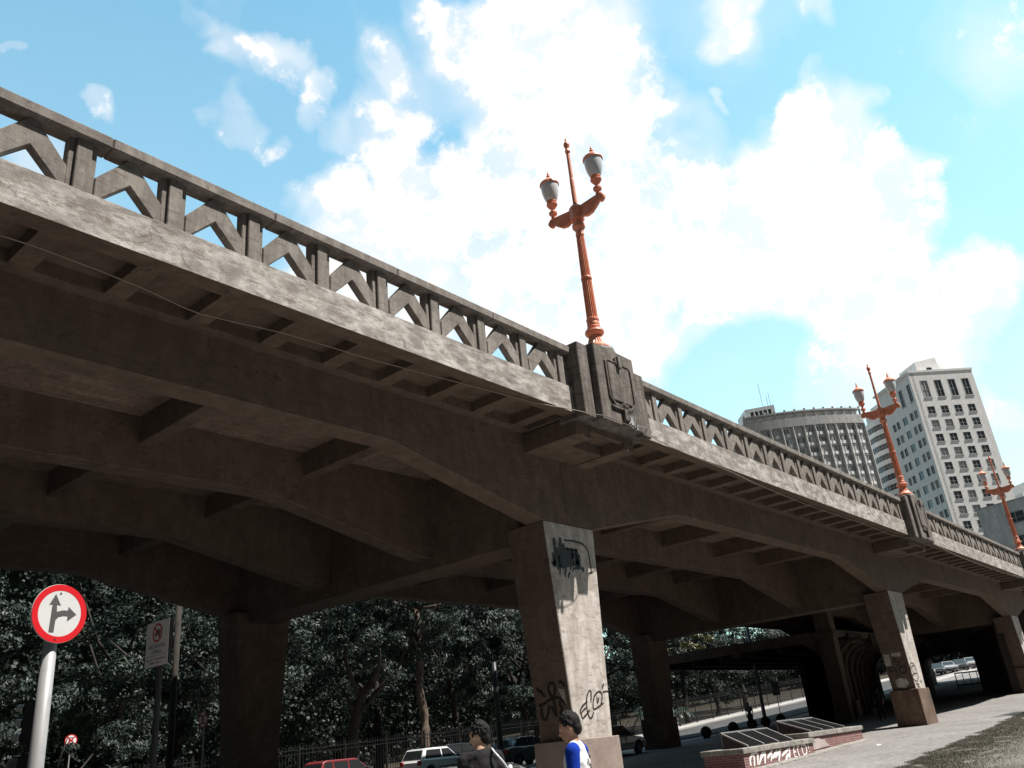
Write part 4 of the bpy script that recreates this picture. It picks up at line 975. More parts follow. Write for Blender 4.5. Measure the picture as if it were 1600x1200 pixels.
tree(80.5,42.5,0,5.0,'green tree behind the grey lamp pole',.3,'barkd',1.0,12,group=TG)
tree(92,45,2,5.0,'dark tree behind the parking signs',.3,'barkd',1.1,13,group=TG)
tree(45,52,2,7.5,'tree deeper in the park seen between nearer crowns on the left',.4,'barkd',1.2,14,group=TG)
tree(28,50,2,7.5,'tree deep in the park behind the left pillar',.4,'barkd',1.25,15,group=TG)
tree(12,50,0,7.5,'tree deep in the park behind the arrow sign',.4,'barkd',1.3,16,group=TG)
tree(64,52,0,7.0,'tree deep in the park behind the second back pillar',.4,'barkd',1.3,17,group=TG)
tree(-2,42,2,6.5,'tree beyond the left edge of the view',.4,'barkd',1.1,18,group=TG)
# yellowish sunlit crown seen between the girder and the beam
o=thing('tree','tree with yellowish sunlit leaves above the long low beam','tree',(72,36.5+4.5,T(72)+.02),0,TG)
mk('trunk',trunk_mb(8,.3,77,3,3),'barkd',o,world=False,smooth=True)
cme=crown_mesh('crown_y',9,3.1,2.3,46,180,.17,'leaf3'); c=bpy.data.objects.new('crown',cme); C.objects.link(c); c.parent=o; c.location=(0,0,7.6)
# palm-like plants by the fence
def palm(x,y,h,label,seed,sc=1):
    o=thing('palm',label,'palm',(x,y,T(x)+.02)); r=random.Random(seed)
    mk('trunk',MB().tube([(0,0,-.1),(.05,0,h*.5),(0,.05,h)],[.14*sc,.11*sc,.09*sc],8),'barkd',o,world=False,smooth=True)
    mb=MB()
    for k in range(17):
        a=6.28*k/17+r.random()*.3; el=r.uniform(.3,1.3); L=r.uniform(1.5,2.3)*sc
        pts=[];d=Vector((math.cos(a),math.sin(a),0))
        for i in range(8):
            t=i/7; pts.append(Vector((0,0,h))+d*(L*t*math.cos(el*.4))+Vector((0,0,L*(math.sin(el)*t-1.05*t*t))))
        for i in range(7):
            s_=(pts[i+1]-pts[i]).normalized(); sd_=s_.cross(Vector((0,0,1))).normalized(); w0=.26*sc*math.sin(math.pi*(i+.4)/7.8)
            for sg in (-1,1):
                for q in (0,.5):
                    b0=pts[i].lerp(pts[i+1],q); tip=b0+sd_*sg*w0*1.9+s_*.22*sc-Vector((0,0,.12*sc))
                    mb.add([b0,b0+s_*.11*sc,tip],[(0,1,2)])
    mk('frond',mb,'palm',o,world=False,rec=False)
palm(66.5,41.5,1.6,'palm with pale fronds left of the tall grey pole',1,1.2)
palm(69.5,41.2,1.1,'small palm right of the tall grey pole',2,1.0)
palm(46.9,3.8,8.6,'tall slender palm on the grass just outside the right edge of the view',5,1.15)
palm(49.0,41.0,.5,'low fan palm beside the base of the second back pillar',3,.9)
# far wood closing the view
def wood():
    r=random.Random(21); vs=[];fs=[]
    arc=[(-45,30),(-35,52),(-10,62),(30,66),(80,66),(120,62),(150,50),(168,34),(176,14)]
    seg=[(Vector(a),Vector(b)) for a,b in zip(arc[:-1],arc[1:])]; Ls=[(b-a).length for a,b in seg]; tot=sum(Ls)
    for i in range(1750):
        q=r.random()*tot; k=0
        while q>Ls[k]: q-=Ls[k];k+=1
        a,b=seg[k]; c=a.lerp(b,q/Ls[k]); cz=r.random()**.8*(23 if c.x<60 else 18 if c.x<100 else 8); cr=r.uniform(1.2,2.3)
        cx,cy=c.x+r.gauss(0,2),c.y+r.gauss(0,2)
        for j in range(150):
            d=Vector((r.gauss(0,1),r.gauss(0,1),r.gauss(0,1))).normalized()
            p=Vector((cx,cy,T(cx)+cz))+d*cr*(r.random()**.35); s=r.uniform(.17,.33)
            t=Vector((r.gauss(0,1),r.gauss(0,1),r.gauss(0,1))).normalized(); b2=d.cross(t).normalized() if d.cross(t).length>.01 else Vector((1,0,0))
            kk=len(vs); vs+=[p-t*s*.6,p+b2*s*.5,p+t*s*.6,p-b2*s*.5]; fs+=[(kk,kk+1,kk+2,kk+3)]
    me=bpy.data.meshes.new('distant_wood'); me.from_pydata(vs,[],fs); me.materials.append(M['leaffar']); me.update()
    o=bpy.data.objects.new('distant_wood',me); C.objects.link(o)
    tag(o,'dark mass of far trees closing the view under the bridge','wood',kind='stuff')
wood()
mb=MB()
arc=[(-60,34),(-45,62),(-10,74),(40,78),(100,78),(140,72),(172,50),(188,26),(192,0)]
for i in range(len(arc)-1):
    for k in range(8):
        a=Vector(arc[i]).lerp(Vector(arc[i+1]),k/8); b=Vector(arc[i]).lerp(Vector(arc[i+1]),(k+1)/8)
        mb.add([(a.x,a.y,T(a.x)-1),(b.x,b.y,T(b.x)-1),(b.x,b.y,T(b.x)+(25 if b.x<105 else 8)+2*math.sin(b.x*.3+b.y)),(a.x,a.y,T(a.x)+(25 if a.x<105 else 8)+2*math.sin(a.x*.3+a.y)),(a.x*1.04,a.y*1.08,T(a.x)-1),(b.x*1.04,b.y*1.08,T(b.x)-1)],[(0,1,2,3),(3,2,5,4)])
tag(mk('hill',mb,'mass'),kind='structure')

# ---------------------------------------------------------------- iron fence along the park
FG='panels of iron park fence'
fe=thing('iron_fence','black iron railing fence along the park edge behind the parked cars','fence',(8,39.6,T(8)+.12))
for i in range(30):
    x=8+3*i; mb=MB()
    for k in range(16):
        xx=x+.19*k; z=T(xx)+.12; mb.box(xx-.013,xx+.013,39.587,39.613,z+.1,z+2.05); mb.add([(xx-.03,39.6,z+2.05),(xx+.03,39.6,z+2.05),(xx,39.6,z+2.2),(xx,39.62,z+2.05)],[(0,1,2),(0,3,2),(1,3,2)])
    for zz in (.22,1.75,1.95):
        mb.hexa([(x,39.57,T(x)+.12+zz),(x+3,39.57,T(x+3)+.12+zz),(x+3,39.63,T(x+3)+.12+zz),(x,39.63,T(x)+.12+zz),(x,39.57,T(x)+.16+zz),(x+3,39.57,T(x+3)+.16+zz),(x+3,39.63,T(x+3)+.16+zz),(x,39.63,T(x)+.16+zz)])
    mk('fence_panel',mb,'iron',fe)
    mk('fence_post',MB().box(x-.1,x-.03,39.56,39.64,T(x),T(x)+2.35),'iron',fe)

# ---------------------------------------------------------------- cars
def car(name,label,cat,loc,rz,paintm,kind='hatch',group=None):
    o=thing(name,label,cat,loc,rz,group)
    if kind=='hatch': L,W,H=3.75,1.56,1.42; prof=[(-1.85,.30),(-1.87,.55),(-1.84,.80),(-1.74,.92),(.62,.90),(1.55,.80),(1.83,.68),(1.87,.45),(1.84,.28)]; gh=[(-1.76,.90),(-1.50,1.38),(-1.2,H),(.02,H),(.18,1.40),(.82,.89)]; wh=(-1.18,1.16); pil=[(-1.52,-.38),(-.30,.66)]
    elif kind=='wagon': L,W,H=4.2,1.62,1.45; prof=[(-2.05,.32),(-2.08,.58),(-2.05,.84),(-1.98,.93),(.72,.90),(1.75,.80),(2.03,.66),(2.08,.45),(2.05,.30)]; gh=[(-1.98,.91),(-1.72,1.38),(-1.5,H),(.05,H),(.22,1.42),(.92,.89)]; wh=(-1.28,1.32); pil=[(-1.82,-1.22),(-1.14,-.36),(-.28,.72)]
    elif kind=='mini': L,W,H=2.5,1.4,1.4; prof=[(-1.2,.3),(-1.22,.8),(-1.15,.9),(.6,.9),(1.1,.78),(1.22,.5),(1.2,.3)]; gh=[(-1.15,.9),(-1,1.3),(-.8,H),(.1,H),(.2,1.38),(.7,.88)]; wh=(-.75,.8); pil=[(-1.0,-.3),(-.2,.55)]
    else: L,W,H=4.3,1.68,1.42; prof=[(-2.1,.32),(-2.14,.58),(-2.1,.86),(-1.9,.95),(-1.5,.97),(.72,.93),(1.75,.82),(2.08,.66),(2.14,.45),(2.1,.30)]; gh=[(-1.72,.95),(-1.15,1.33),(-.85,H),(.02,H),(.2,1.40),(1.0,.92)]; wh=(-1.3,1.35); pil=[(-1.45,-.45),(-.37,.82)]
    w=W/2
    # body side section: slightly barrelled, narrowing to the roof
    mb=MB(); n=len(prof)
    lay=[(-w+.07,0.0),(-w,.0),(w,.0),(w-.07,0)]
    def arch(poly):
        out=[];
        return poly
    # lower body with wheel arches cut into the outline
    low=[]
    xs0,xs1=prof[0][0],prof[-1][0]
    bottom=[(xs1,prof[-1][1])]
    for c in sorted(wh,reverse=True):
        bottom+= [(c+.36,.26)]+[(c+.36*math.cos(R(t)),.30+.36*math.sin(R(t))) for t in range(15,180,22)]+[(c-.36,.26)]
    poly=prof+bottom[1:]
    mb.prism(poly,fy,-w,w)
    bd=mk('body',mb,paintm,o,world=False,bev=.045,seg=3,smooth=False)
    ins=.14
    def gv(x,z,s):
        t=(z-.9)/(H-.9); return (x,s*(w-.03-ins*max(0,t)),z)
    mb=MB(); k=len(gh)
    vs=[gv(x,z,-1) for x,z in gh]+[gv(x,z,1) for x,z in gh]
    mb.add(vs,[tuple(range(k))[::-1],tuple(range(k,2*k))]+[(i,(i+1)%k,(i+1)%k+k,i+k) for i in range(k)])
    mk('cabin',mb,paintm,o,world=False,bev=.03,seg=2)
    # side windows: trapezoids a few mm proud
    def topx(x): # front pillar slope
        return x
    for s in (-1,1):
        for i,(a,b) in enumerate(pil):
            a0,a1,b0,b1=a,a,b,b
            if i==0: a0,a1=a,a+.20
            if i==len(pil)-1: b0,b1=b,b-.46
            q=[gv(a0,.96,s),gv(b0,.96,s),gv(b1,H-.08,s),gv(a1,H-.08,s)]
            p_=[(x,y+s*.006,z) for x,y,z in q]
            mb=MB().hexa([q[0],q[1],q[2],q[3],p_[0],p_[1],p_[2],p_[3]])
            mk('side_window',mb,'carglass',o,world=False)
        mb=MB().box(.55 if kind!='mini' else .4,.68 if kind!='mini' else .5,s*(w+.02) if s>0 else -w-.17,s*(w+.17) if s>0 else -w-.02,.93,1.04)
        mk('mirror',mb,'plastic',o,world=False,bev=.03)
        mb=MB().box(-.2,-.06,s*w if s>0 else -w-.015,s*w+.015 if s>0 else -w,.78,.80); mk('door_handle',mb,'plastic',o,world=False)
        mb=MB().box(wh[0]+.45,wh[1]-.45,s*w if s>0 else -w-.012,s*w+.012 if s>0 else -w,.50,.55); mk('trim',mb,'plastic',o,world=False)
    (xa,za),(xb,zb)=gh[-1],gh[-2]
    def pane(x0,z0,x1,z1,nm,dx):
        t0,t1=.12,.9
        A=(x0+(x1-x0)*t0,z0+(z1-z0)*t0);Bq=(x0+(x1-x0)*t1,z0+(z1-z0)*t1)
        w0=gv(0,A[1],1)[1]-.07; w1=gv(0,Bq[1],1)[1]-.07
        mb=MB().hexa([(A[0],-w0,A[1]),(A[0],w0,A[1]),(Bq[0],w1,Bq[1]),(Bq[0],-w1,Bq[1]),(A[0]+dx,-w0,A[1]+.004),(A[0]+dx,w0,A[1]+.004),(Bq[0]+dx,w1,Bq[1]+.004),(Bq[0]+dx,-w1,Bq[1]+.004)])
        mk(nm,mb,'carglass',o,world=False)
    pane(xa,za,xb,zb,'windscreen',.008); pane(gh[0][0],gh[0][1],gh[1][0],gh[1][1],'rear_window',-.008)
    for c in wh:
        for s in (-1,1):
            y=s*(w-.02)
            mb=MB().lathe([(.20,-.09),(.28,-.09),(.30,-.07),(.30,.07),(.28,.09),(.20,.09)],(c,y-s*.08,.30),22,'y')
            wl=mk('wheel',mb,'tyre',o,world=False,smooth=False)
            mb=MB().lathe([(.19,.0),(.19,.01)],(c,y+s*.005,.30),22,'y'); 
            for k in range(6):
                a=k*math.pi/3; mb.box(c+.11*math.cos(a)-.02,c+.11*math.cos(a)+.02,min(y,y+s*.03),max(y,y+s*.03),.3+.11*math.sin(a)-.02,.3+.11*math.sin(a)+.02)
            mk('rim',mb,'rim',wl,world=False)
    xf=prof[-2][0]; xr=prof[1][0]
    for s in (-1,1):
        mk('headlight',MB().box(xf-.16,xf-.005,s*(w-.38) if s>0 else -w+.06,s*(w-.06) if s>0 else -w+.38,.56,.70),'hl',o,world=False,bev=.02)
        mk('tail_light',MB().box(xr-.012,xr+.1,s*(w-.26) if s>0 else -w+.03,s*(w-.03) if s>0 else -w+.26,.66,.88),'tl',o,world=False,bev=.01)
    mk('bumper',MB().box(xf-.1,xf+.05,-w+.04,w-.04,.32,.50),'plastic',o,world=False,bev=.03)
    mk('bumper',MB().box(xr-.05,xr+.1,-w+.04,w-.04,.32,.50),'plastic',o,world=False,bev=.03)
    return o
CG='cars parked along the street behind the bridge'
slope=math.atan(.027)
def park(x,y,p,k,lab,rz=0,g=CG):
    o=car('parked_car',lab,'car',(x,y,T(x)+.004),rz,p,k,g); return o
park(32.9,33.5,'car_white','hatch','small white three-door hatchback parked behind the woman in black')
park(27.3,33.9,'car_red','wagon','dark red estate car low at the bottom edge, roof catching the sun')
park(37.6,36.6,'car_black','hatch','dark hatchback just behind the rear of the white car')
park(36.6,30.9,'car_grey','sedan','graphite saloon between the woman and the nearest pillar')
park(38.1,25.2+1.0,'car_black','hatch','dark car half hidden right behind the nearest pillar')
o=car('parked_car','black car in the foreground with only its roof edge above the bottom of the view','car',(8.75,7.75,T(9)),R(-47),'car_dull','sedan'); o.scale=(1,1,.925)
# a distant diagonal row seen through the underpass opening
far=car('parked_car','silver car nearest in the row seen through the right-hand underpass opening','car',(113.5,31.6,T(113.5)),R(205),'car_silver','hatch','row of cars seen through the underpass')
labs=['dark car second in the row through the underpass opening','pale silver car third in the row through the underpass opening','dark car fourth in the row through the underpass opening','pale car fifth in the row through the underpass opening','white car last and brightest in the row through the underpass opening']
for i,l in enumerate(labs):
    x=117.5+3.4*i; y=31.4-.55*i
    if i in (0,2): c=car('parked_car',l,'car',(x,y,T(x)),R(205),'car_grey','hatch','row of cars seen through the underpass')
    elif i==4: c=car('parked_car',l,'car',(x+1,y,T(x+1)),R(205),'car_white','wagon','row of cars seen through the underpass')
    else: c=copyt(far,(x,y,T(x)),None,l)
park(88,30.2,'car_black','hatch','dark car seen through the left-hand underpass arch',R(200),'row of cars seen through the underpass')

# unseen blocks added behind the viewpoint to cut ambient sky light
def add_blocker(x0,x1,y0,y1,h,label):
    o=thing('ambient_blocker',label,'building',((x0+x1)/2,(y0+y1)/2,T((x0+x1)/2)-.3))
    mb=MB(); n=int((x1-x0)/3.6); w_=(x1-x0)/n; cols=[(w_*i+.7,w_*i+w_-.7) for i in range(n)]; rows=[(2+3.3*j,3.9+3.3*j) for j in range(int(h/3.3))]
    facade(mb,Vector((x1,y1,0)),Vector((-1,0,0)),Vector((0,-1,0)),x1-x0,-2,h+2,.5,cols,rows); mb.box(x0,x1,y0,y1-.5,-2,h)
    mk('wall',mb,'bgreyd',o)
    mb=MB()
    for c in cols:
        for r_ in rows: mb.box(x1-c[1],x1-c[0],y1-.42,y1-.38,r_[0],r_[1])
    q=mk('glazing',mb,'bwin',o); q['kind']='stuff'
add_blocker(-70,-22,-48,-30,34,'unseen grey block added to cut sky light, behind and left of the viewpoint')
add_blocker(-18,30,-52,-32,44,'taller unseen grey block added to cut sky light, directly behind the viewpoint')
add_blocker(36,90,-50,-31,38,'unseen grey block added to cut sky light, behind and right of the viewpoint')

o=thing('ambient_blocker','unseen grey block added to cut sky light from the far left, outside the view','building',(-58,5,-.3))  # unseen block added to lower ambient light on left-facing sides
mb=MB(); cols=[(3.6*i+.7,3.6*i+2.9) for i in range(17)]; rows=[(2+3.3*j,3.9+3.3*j) for j in range(11)]
facade(mb,Vector((-45,-28,0)),Vector((0,1,0)),Vector((-1,0,0)),61.9,-2,40,.5,cols,rows); mb.box(-72,-45.5,-28,33.9,-2,38); mk('wall',mb,'bgreyd',o)
mb=MB()
for c in cols:
    for r_ in rows: mb.box(-45.42,-45.38,-28+c[0],-28+c[1],r_[0],r_[1])
q=mk('glazing',mb,'bwin',o); q['kind']='stuff'
# ---------------------------------------------------------------- brick planter boxes with sloping glazed tops
def skylight(x0,x1,y0,y1,zt,label,patch=False,side=True):
    o=thing('brick_skylight',label,'skylight',((x0+x1)/2,(y0+y1)/2,T((x0+x1)/2)))
    g=min(T(x0),T(x1))-.1
    mk('wall',MB().box(x0,x1,y0,y1,g,zt-.15),'brick',o)
    mb=MB().box(x0-.06,x1+.04,y0-.06,y0+.3,zt-.15,zt).box(x0-.06,x0+.3,y0+.3,y1+.06,zt-.15,zt).box(x0+.3,x1+.04,y1-.24,y1+.06,zt-.15,zt).box(x1-.2,x1+.04,y0+.3,y1-.24,zt-.15,zt)
    mk('coping',mb,'coping',o,bev=.012)
    n=3; xa=x0+.9; xb=x1-1.0; w_=(xb-xa)/n; zh=zt+.42; yb=y1-.25
    for i in range(n):
        a=xa+i*w_; b=a+w_; sk=.0
        q=[(a+.03,y0+.28,zt+.01),(b-.03,y0+.28,zt+.01),(b-.03,yb,zh),(a+.03,yb,zh)]
        p_=[(x,y,z+.02) for x,y,z in q]
        mk('glass_panel',MB().hexa(q+p_),'glass',o)
    mb=MB()
    for i in range(n+1):
        a=xa+i*w_
        mb.hexa([(a-.03,y0+.24,zt),(a+.03,y0+.24,zt),(a+.03,yb+.03,zh-.01),(a-.03,yb+.03,zh-.01),(a-.03,y0+.24,zt+.05),(a+.03,y0+.24,zt+.05),(a+.03,yb+.03,zh+.04),(a-.03,yb+.03,zh+.04)])
    mb.box(xa-.03,xb+.03,yb+.0,yb+.06,zh-.02,zh+.05); mb.box(xa,xb,yb+.0,yb+.04,zt,zh-.02)
    mk('frame',mb,'galv',o)
    for sx in (xa-.02,xb-.0):
        mk('cheek',MB().prism([(y0+.28,zt),(yb,zt),(yb,zh-.02)],lambda u,v,w2:(w2,u,v),sx,sx+.02),'plastic',o)
    mb=MB(); mb.hexa([(x0,y0-.34,T(x0)-.02),(x1,y0-.34,T(x1)-.02),(x1,y0,T(x1)-.02),(x0,y0,T(x0)-.02),(x0,y0-.34,T(x0)+.03),(x1,y0-.34,T(x1)+.03),(x1,y0,T(x1)+.05),(x0,y0,T(x0)+.05)])
    mk('footing',mb,'coping',o)
    return o
sk1=skylight(24.55,29.7,12.4,13.7,.83,'low brick box with white graffiti and three sloping dark glass panes')
mb=MB(); rg=random.Random(8)
for i,s_ in enumerate(G5): stroke(mb,s_,lambda x,z,h:(x,12.396-h,z),.055 if i<14 else .035,rg,.003+.00015*i)
gg=mk('graffiti',mb,'whitepaint',sk1,rec=False); gg['label']='white dripping letters ending in ECO!'
sk2=skylight(29.78,34.85,12.55,14.2,1.0,'farther low brick box with a pinkish patch on its wall')
pa=mk('patch',MB().prism([(29.9,.45),(31.4,.5),(31.3,.58),(31.15,.62),(31.1,.72),(30.7,.75),(30.6,.8),(30.2,.78),(29.95,.72)],fy,12.53,12.549),'render_pink',sk2)
# ---------------------------------------------------------------- stone spheres
SG='stone spheres lining the far edge of the plaza'
sp0=None
sl=['dark stone sphere closest to the second back pillar','stone sphere second from the back pillar','stone sphere third from the back pillar, left of the walking man in white','stone sphere just left of the walking man\'s legs','stone sphere right behind the walking man, beside the grey pole','farthest right stone sphere, right of the grey pole']
for i,(x,y) in enumerate([(45.2,26.95),(49.2,27.0),(52.8,27.0),(55.3,26.9),(57.6,27.0),(60.2,27.05)]):
    if sp0 is None:
        mb=MB(); mb.lathe([(.05,.02)]+[(.33*math.sin(R(t)),.36-.33*math.cos(R(t))) for t in range(20,180,12)]+[(.01,.69)],n=24)
        mb2=MB().lathe([(.2,0),(.2,.06),(.14,.09)],n=20)
        sp0=thing('stone_sphere',sl[0],'stone sphere',(x,y,T(x)),0,SG)
        mk('ball',mb,'dkcon',sp0,world=False,smooth=True); mk('foot',mb2,'dkcon',sp0,world=False)
    else: copyt(sp0,(x,y,T(x)),i,sl[i])
# ---------------------------------------------------------------- signs
def disc(r0,r1,y0,y1,n=40):
    """ring or disc facing -Y"""
    mb=MB(); vs=[];fs=[]
    for i in range(n):
        a=2*math.pi*i/n; c,s=math.cos(a),math.sin(a)
        vs+=[(r0*c,y0,r0*s),(r1*c,y0,r1*s),(r0*c,y1,r0*s),(r1*c,y1,r1*s)]
    for i in range(n):
        k=4*i;j=4*((i+1)%n); fs+=[(k,k+1,j+1,j),(k+2,j+2,j+3,k+3),(k+1,k+3,j+3,j+1),(k,j,j+2,k+2)]
    return mb.add(vs,fs)
def setz(o,z): o.location.z+=z; return o
def text_mesh(txt,size,m,parent,loc,name='lettering'):
    cu=bpy.data.curves.new('txt','FONT'); cu.body=txt; cu.size=size; cu.align_x='CENTER'; cu.align_y='CENTER'; cu.extrude=.002; cu.resolution_u=3
    t=bpy.data.objects.new('txt',cu); C.objects.link(t)
    bpy.context.view_layer.update()
    me=bpy.data.meshes.new_from_object(t.evaluated_get(bpy.context.evaluated_depsgraph_get()))
    bpy.data.objects.remove(t); me.transform(Matrix.Rotation(R(90),4,'X')); me.materials.clear(); me.materials.append(M[m])
    for p_ in me.polygons: p_.material_index=0
    o=bpy.data.objects.new(name,me); C.objects.link(o); o.parent=parent; o.location=loc
    return o
# big ahead-or-right sign
sg=thing('road_sign','round red-ringed sign with arrows ahead and right on a tall pale pole','road sign',(3.27,8.0,0),R(9))
mk('pole',MB().lathe([(.066,0),(.064,1.5),(.056,2.9)],(0,.09,0),20),'galv',sg,world=False,smooth=True)
hd=mk('sign_plate',MB().lathe([(.255,-.0),(.258,.006),(.255,.012)],(0,0,0),48,'y'),'signgrey',sg,world=False); hd.location=(0,0,2.97)
mk('face',disc(.002,.20,-.003,0,48),'signwhite',hd,world=False)
mk('red_ring',disc(.20,.254,-.0045,0,48),'signred',hd,world=False)
arr=[(-.085,-.165),(-.04,-.165),(-.035,-.06),(-.01,-.03),(.035,-.018),(.075,-.018),(.075,-.062),(.155,.0),(.075,.062),(.075,.03),(.02,.028),(-.03,.012),(-.036,.075),(-.0,.07),(-.055,.165),(-.105,.07),(-.076,.075)]
mk('arrow',MB().prism(arr,fy,-.006,0),'signblack',hd,world=False)
mk('bolt',MB().lathe([(.008,-.008),(.008,0)],(-.01,0,.175),8,'y').lathe([(.008,-.008),(.008,0)],(-.02,0,-.225),8,'y'),'darkmetal',hd,world=False)
# cargo vehicle prohibition sign, faces -X (local -Y turned by -90 degrees)
sg=thing('road_sign','white rectangular sign banning cargo vehicles, with lettering, on a dark pole','road sign',(8.8,16.77,T(8.8)),R(-90))
mk('pole',MB().lathe([(.05,0),(.05,3.6)],(.0,.12,0),12).box(-.14,.14,.06,.3,1.2,3.1) if False else MB().lathe([(.06,0),(.06,4.4)],(-.05,.12,0),12),'darkmetal',sg,world=False)
hd=mk('sign_plate',MB().box(-.44,.44,-.0,.015,-.44,.44),'signbright',sg,world=False,bev=.004); hd.location=(0,0,4.08-T(8.8))
mk('backing',MB().box(-.40,.47,.016,.08,-.42,.42),'plastic',hd,world=False)
mk('red_ring',disc(.15,.185,-.005,0).hexa([(-.125,-.006,.10),(-.10,-.006,.125),(.125,-.006,-.10),(.10,-.006,-.125),(-.125,0,.10),(-.10,0,.125),(.125,0,-.10),(.10,0,-.125)]) ,'signred',hd,world=False)
rr_=kids(hd)[-1]; rr_.location=(0,0,.21)
tr_=MB().box(-.02,.12,-.003,0,-.03,.06).prism([(-.11,-.05),(-.11,.0),(-.09,.01),(-.075,.035),(-.03,.035),(-.03,-.05)],fy,-.003,0).box(-.02,.12,-.003,0,-.05,-.036)
tr_.lathe([(.02,-.003),(.02,0)],(-.075,0,-.055),12,'y').lathe([(.02,-.003),(.02,0)],(.07,0,-.055),12,'y')
t_=mk('truck_symbol',tr_,'signgt',hd,world=False); t_.location=(0,0,.21)
text_mesh('VEÍCULOS DE',.105,'signgt',hd,(0,-.002,-.055)); text_mesh('CARGA',.105,'signgt',hd,(0,-.002,-.16))
mk('rule',MB().box(-.40,.40,-.003,0,-.235,-.228),'signgt',hd,world=False)
mb=MB(); rg=random.Random(4)
for z,xa_,xb_ in ((-.30,-.38,.38),(-.37,-.24,.22)):
    x=xa_
    while x<xb_:
        l=rg.uniform(.012,.03)
        if rg.random()<.82: mb.box(x,x+l,-.003,0,z-.014,z+rg.uniform(.006,.018))
        x+=l+.01
mk('small_print',mb,'signgt',hd,world=False)
# no-stopping discs
def nostop(label,loc,rz,r=.25):
    sg=thing('road_sign',label,'road sign',loc,rz,'small no-stopping signs')
    mk('pole',MB().lathe([(.03,0),(.03,2.55-loc[2] if False else 2.2)],(0,.04,0),10),'galv',sg,world=False)
    hd=mk('sign_plate',MB().lathe([(r,0),(r,.01)],(0,0,0),32,'y'),'signgrey',sg,world=False); 
    mk('face',disc(.001,r*.84,-.003,0),'signbright',hd,world=False)
    e=MB().box(-.4*r,-.2*r,-.004,0,-.5*r,.5*r).box(-.2*r,.42*r,-.004,0,.34*r,.5*r).box(-.2*r,.32*r,-.004,0,-.08*r,.08*r).box(-.2*r,.42*r,-.004,0,-.5*r,-.34*r)
    mk('letter',e,'signblack',hd,world=False)
    x=disc(r*.84,r,-.005,0); c=.6*r; w_=.07*r
    x.prism([(-c-w_,c-w_),(-c+w_,c+w_),(c+w_,-c+w_),(c-w_,-c-w_)],fy,-.006,0).prism([(c-w_,c+w_),(c+w_,c-w_),(-c+w_,-c-w_),(-c-w_,-c+w_)],fy,-.0066,0)
    mk('red_ring',x,'signred',hd,world=False)
    return sg,hd
s1,h1=nostop('small no-stopping disc on a pale pole right of the arrow sign',(16.75,38.45,.12),R(-12),.24); h1.location=(0,0,3.35)
kids(s1)[0].scale=(1,1,3.4/2.2)
s2,h2=nostop('small no-stopping disc seen edge-on beside the left pillar',(15.05,25.5,T(15)),R(-92)); h2.location=(0,0,3.18-T(15)); kids(s2)[0].scale=(1,1,(3.2-T(15))/2.2)
# parking signs near the fence
def parksign(label,loc,rz,zc):
    sg=thing('parking_sign',label,'parking sign',loc,rz,'parking signs by the fence')
    mk('pole',MB().lathe([(.03,0),(.03,zc-loc[2]+.3)],(0,.04,0),8),'galv',sg,world=False)
    hd=mk('sign_plate',MB().box(-.27,.27,0,.012,-.45,.45),'signgrey',sg,world=False); hd.location=(0,0,zc-loc[2])
    e=disc(.15,.185,-.003,0,28); r=.16
    e.box(-.4*r,-.2*r,-.004,0,-.5*r,.5*r).box(-.2*r,.42*r,-.004,0,.34*r,.5*r).box(-.2*r,.32*r,-.004,0,-.08*r,.08*r).box(-.2*r,.42*r,-.004,0,-.5*r,-.34*r)
    l=mk('letter',e,'signblack',hd,world=False); l.location=(0,0,.18)
    return sg
parksign('white parking sign on a thin pole right of the tall grey pole',(60.9,27.3,T(61)),R(-52),3.55)
parksign('white parking sign highest of the two, close to the dark corner post',(62.6,25.6,T(62.6)),R(-52),3.78)
# poles
o=thing('lamp_pole','tall pale grey pole rising from the plaza edge among the stone spheres','pole',(60.7,28.45,T(60.7)))
mk('shaft',MB().lathe([(.16,0),(.15,.4),(.12,2),(.10,9.5)],n=14),'galv',o,world=False,smooth=True); mk('base_plate',MB().lathe([(.24,0),(.24,.03)],n=8),'galv',o,world=False)
o=thing('lamp_pole','dark grey round pole between the woman in black and the nearest pillar','pole',(34.9,30.9,T(34.9)+.004))
mk('shaft',MB().lathe([(.17,0),(.15,1.5),(.13,4),(.12,5.2)],n=14),'darkmetal',o,world=False,smooth=True); mk('base_plate',MB().lathe([(.26,0),(.26,.03)],n=8),'darkmetal',o,world=False)
o=thing('utility_pole','dark wooden utility pole behind the cargo vehicle sign','pole',(15.9,28.9,0.008))
mk('shaft',MB().lathe([(.13,0),(.11,3),(.10,8.0)],n=10),'barkd',o,world=False,smooth=True); mk('crossarm',MB().box(-.5,.5,-.05,.05,7.75,7.85),'barkd',o,world=False)
# traffic light
o=thing('traffic_light','dark three-lamp traffic light with grey hoods behind the arrow sign pole','traffic light',(9.2,23.5,T(9)),R(-49))
mk('pole',MB().lathe([(.07,0),(.07,4.1)],(.30,.1,0),12),'darkmetal',o,world=False)
hd=mk('housing',MB().box(-.16,.16,-.09,.09,2.05,3.02),'plastic',o,world=False,bev=.03); hd.location=(0,0,.62)
for k,z in enumerate((2.2,2.53,2.86)):
    mb=MB(); n=12; vs=[];fs=[]
    for i in range(n+1):
        a=R(-20+220*i/n); 
        for r_ in (.125,.118):
            for x in (-.32,-.155): vs.append((x,r_*math.cos(a),z+r_*math.sin(a)*(1 if x>-.2 else .96)))
    for i in range(n):
        q=4*i; fs+=[(q,q+1,q+5,q+4),(q+2,q+6,q+7,q+3),(q,q+4,q+6,q+2),(q+1,q+3,q+7,q+5)]
    mb.add(vs,fs); mk('hood',mb,'signbright',hd,world=False,rec=True)
    mk('lens',MB().lathe([(.11,-.165),(.11,-.155)],(0,0,z),18,'x'),'glass',hd,world=False)
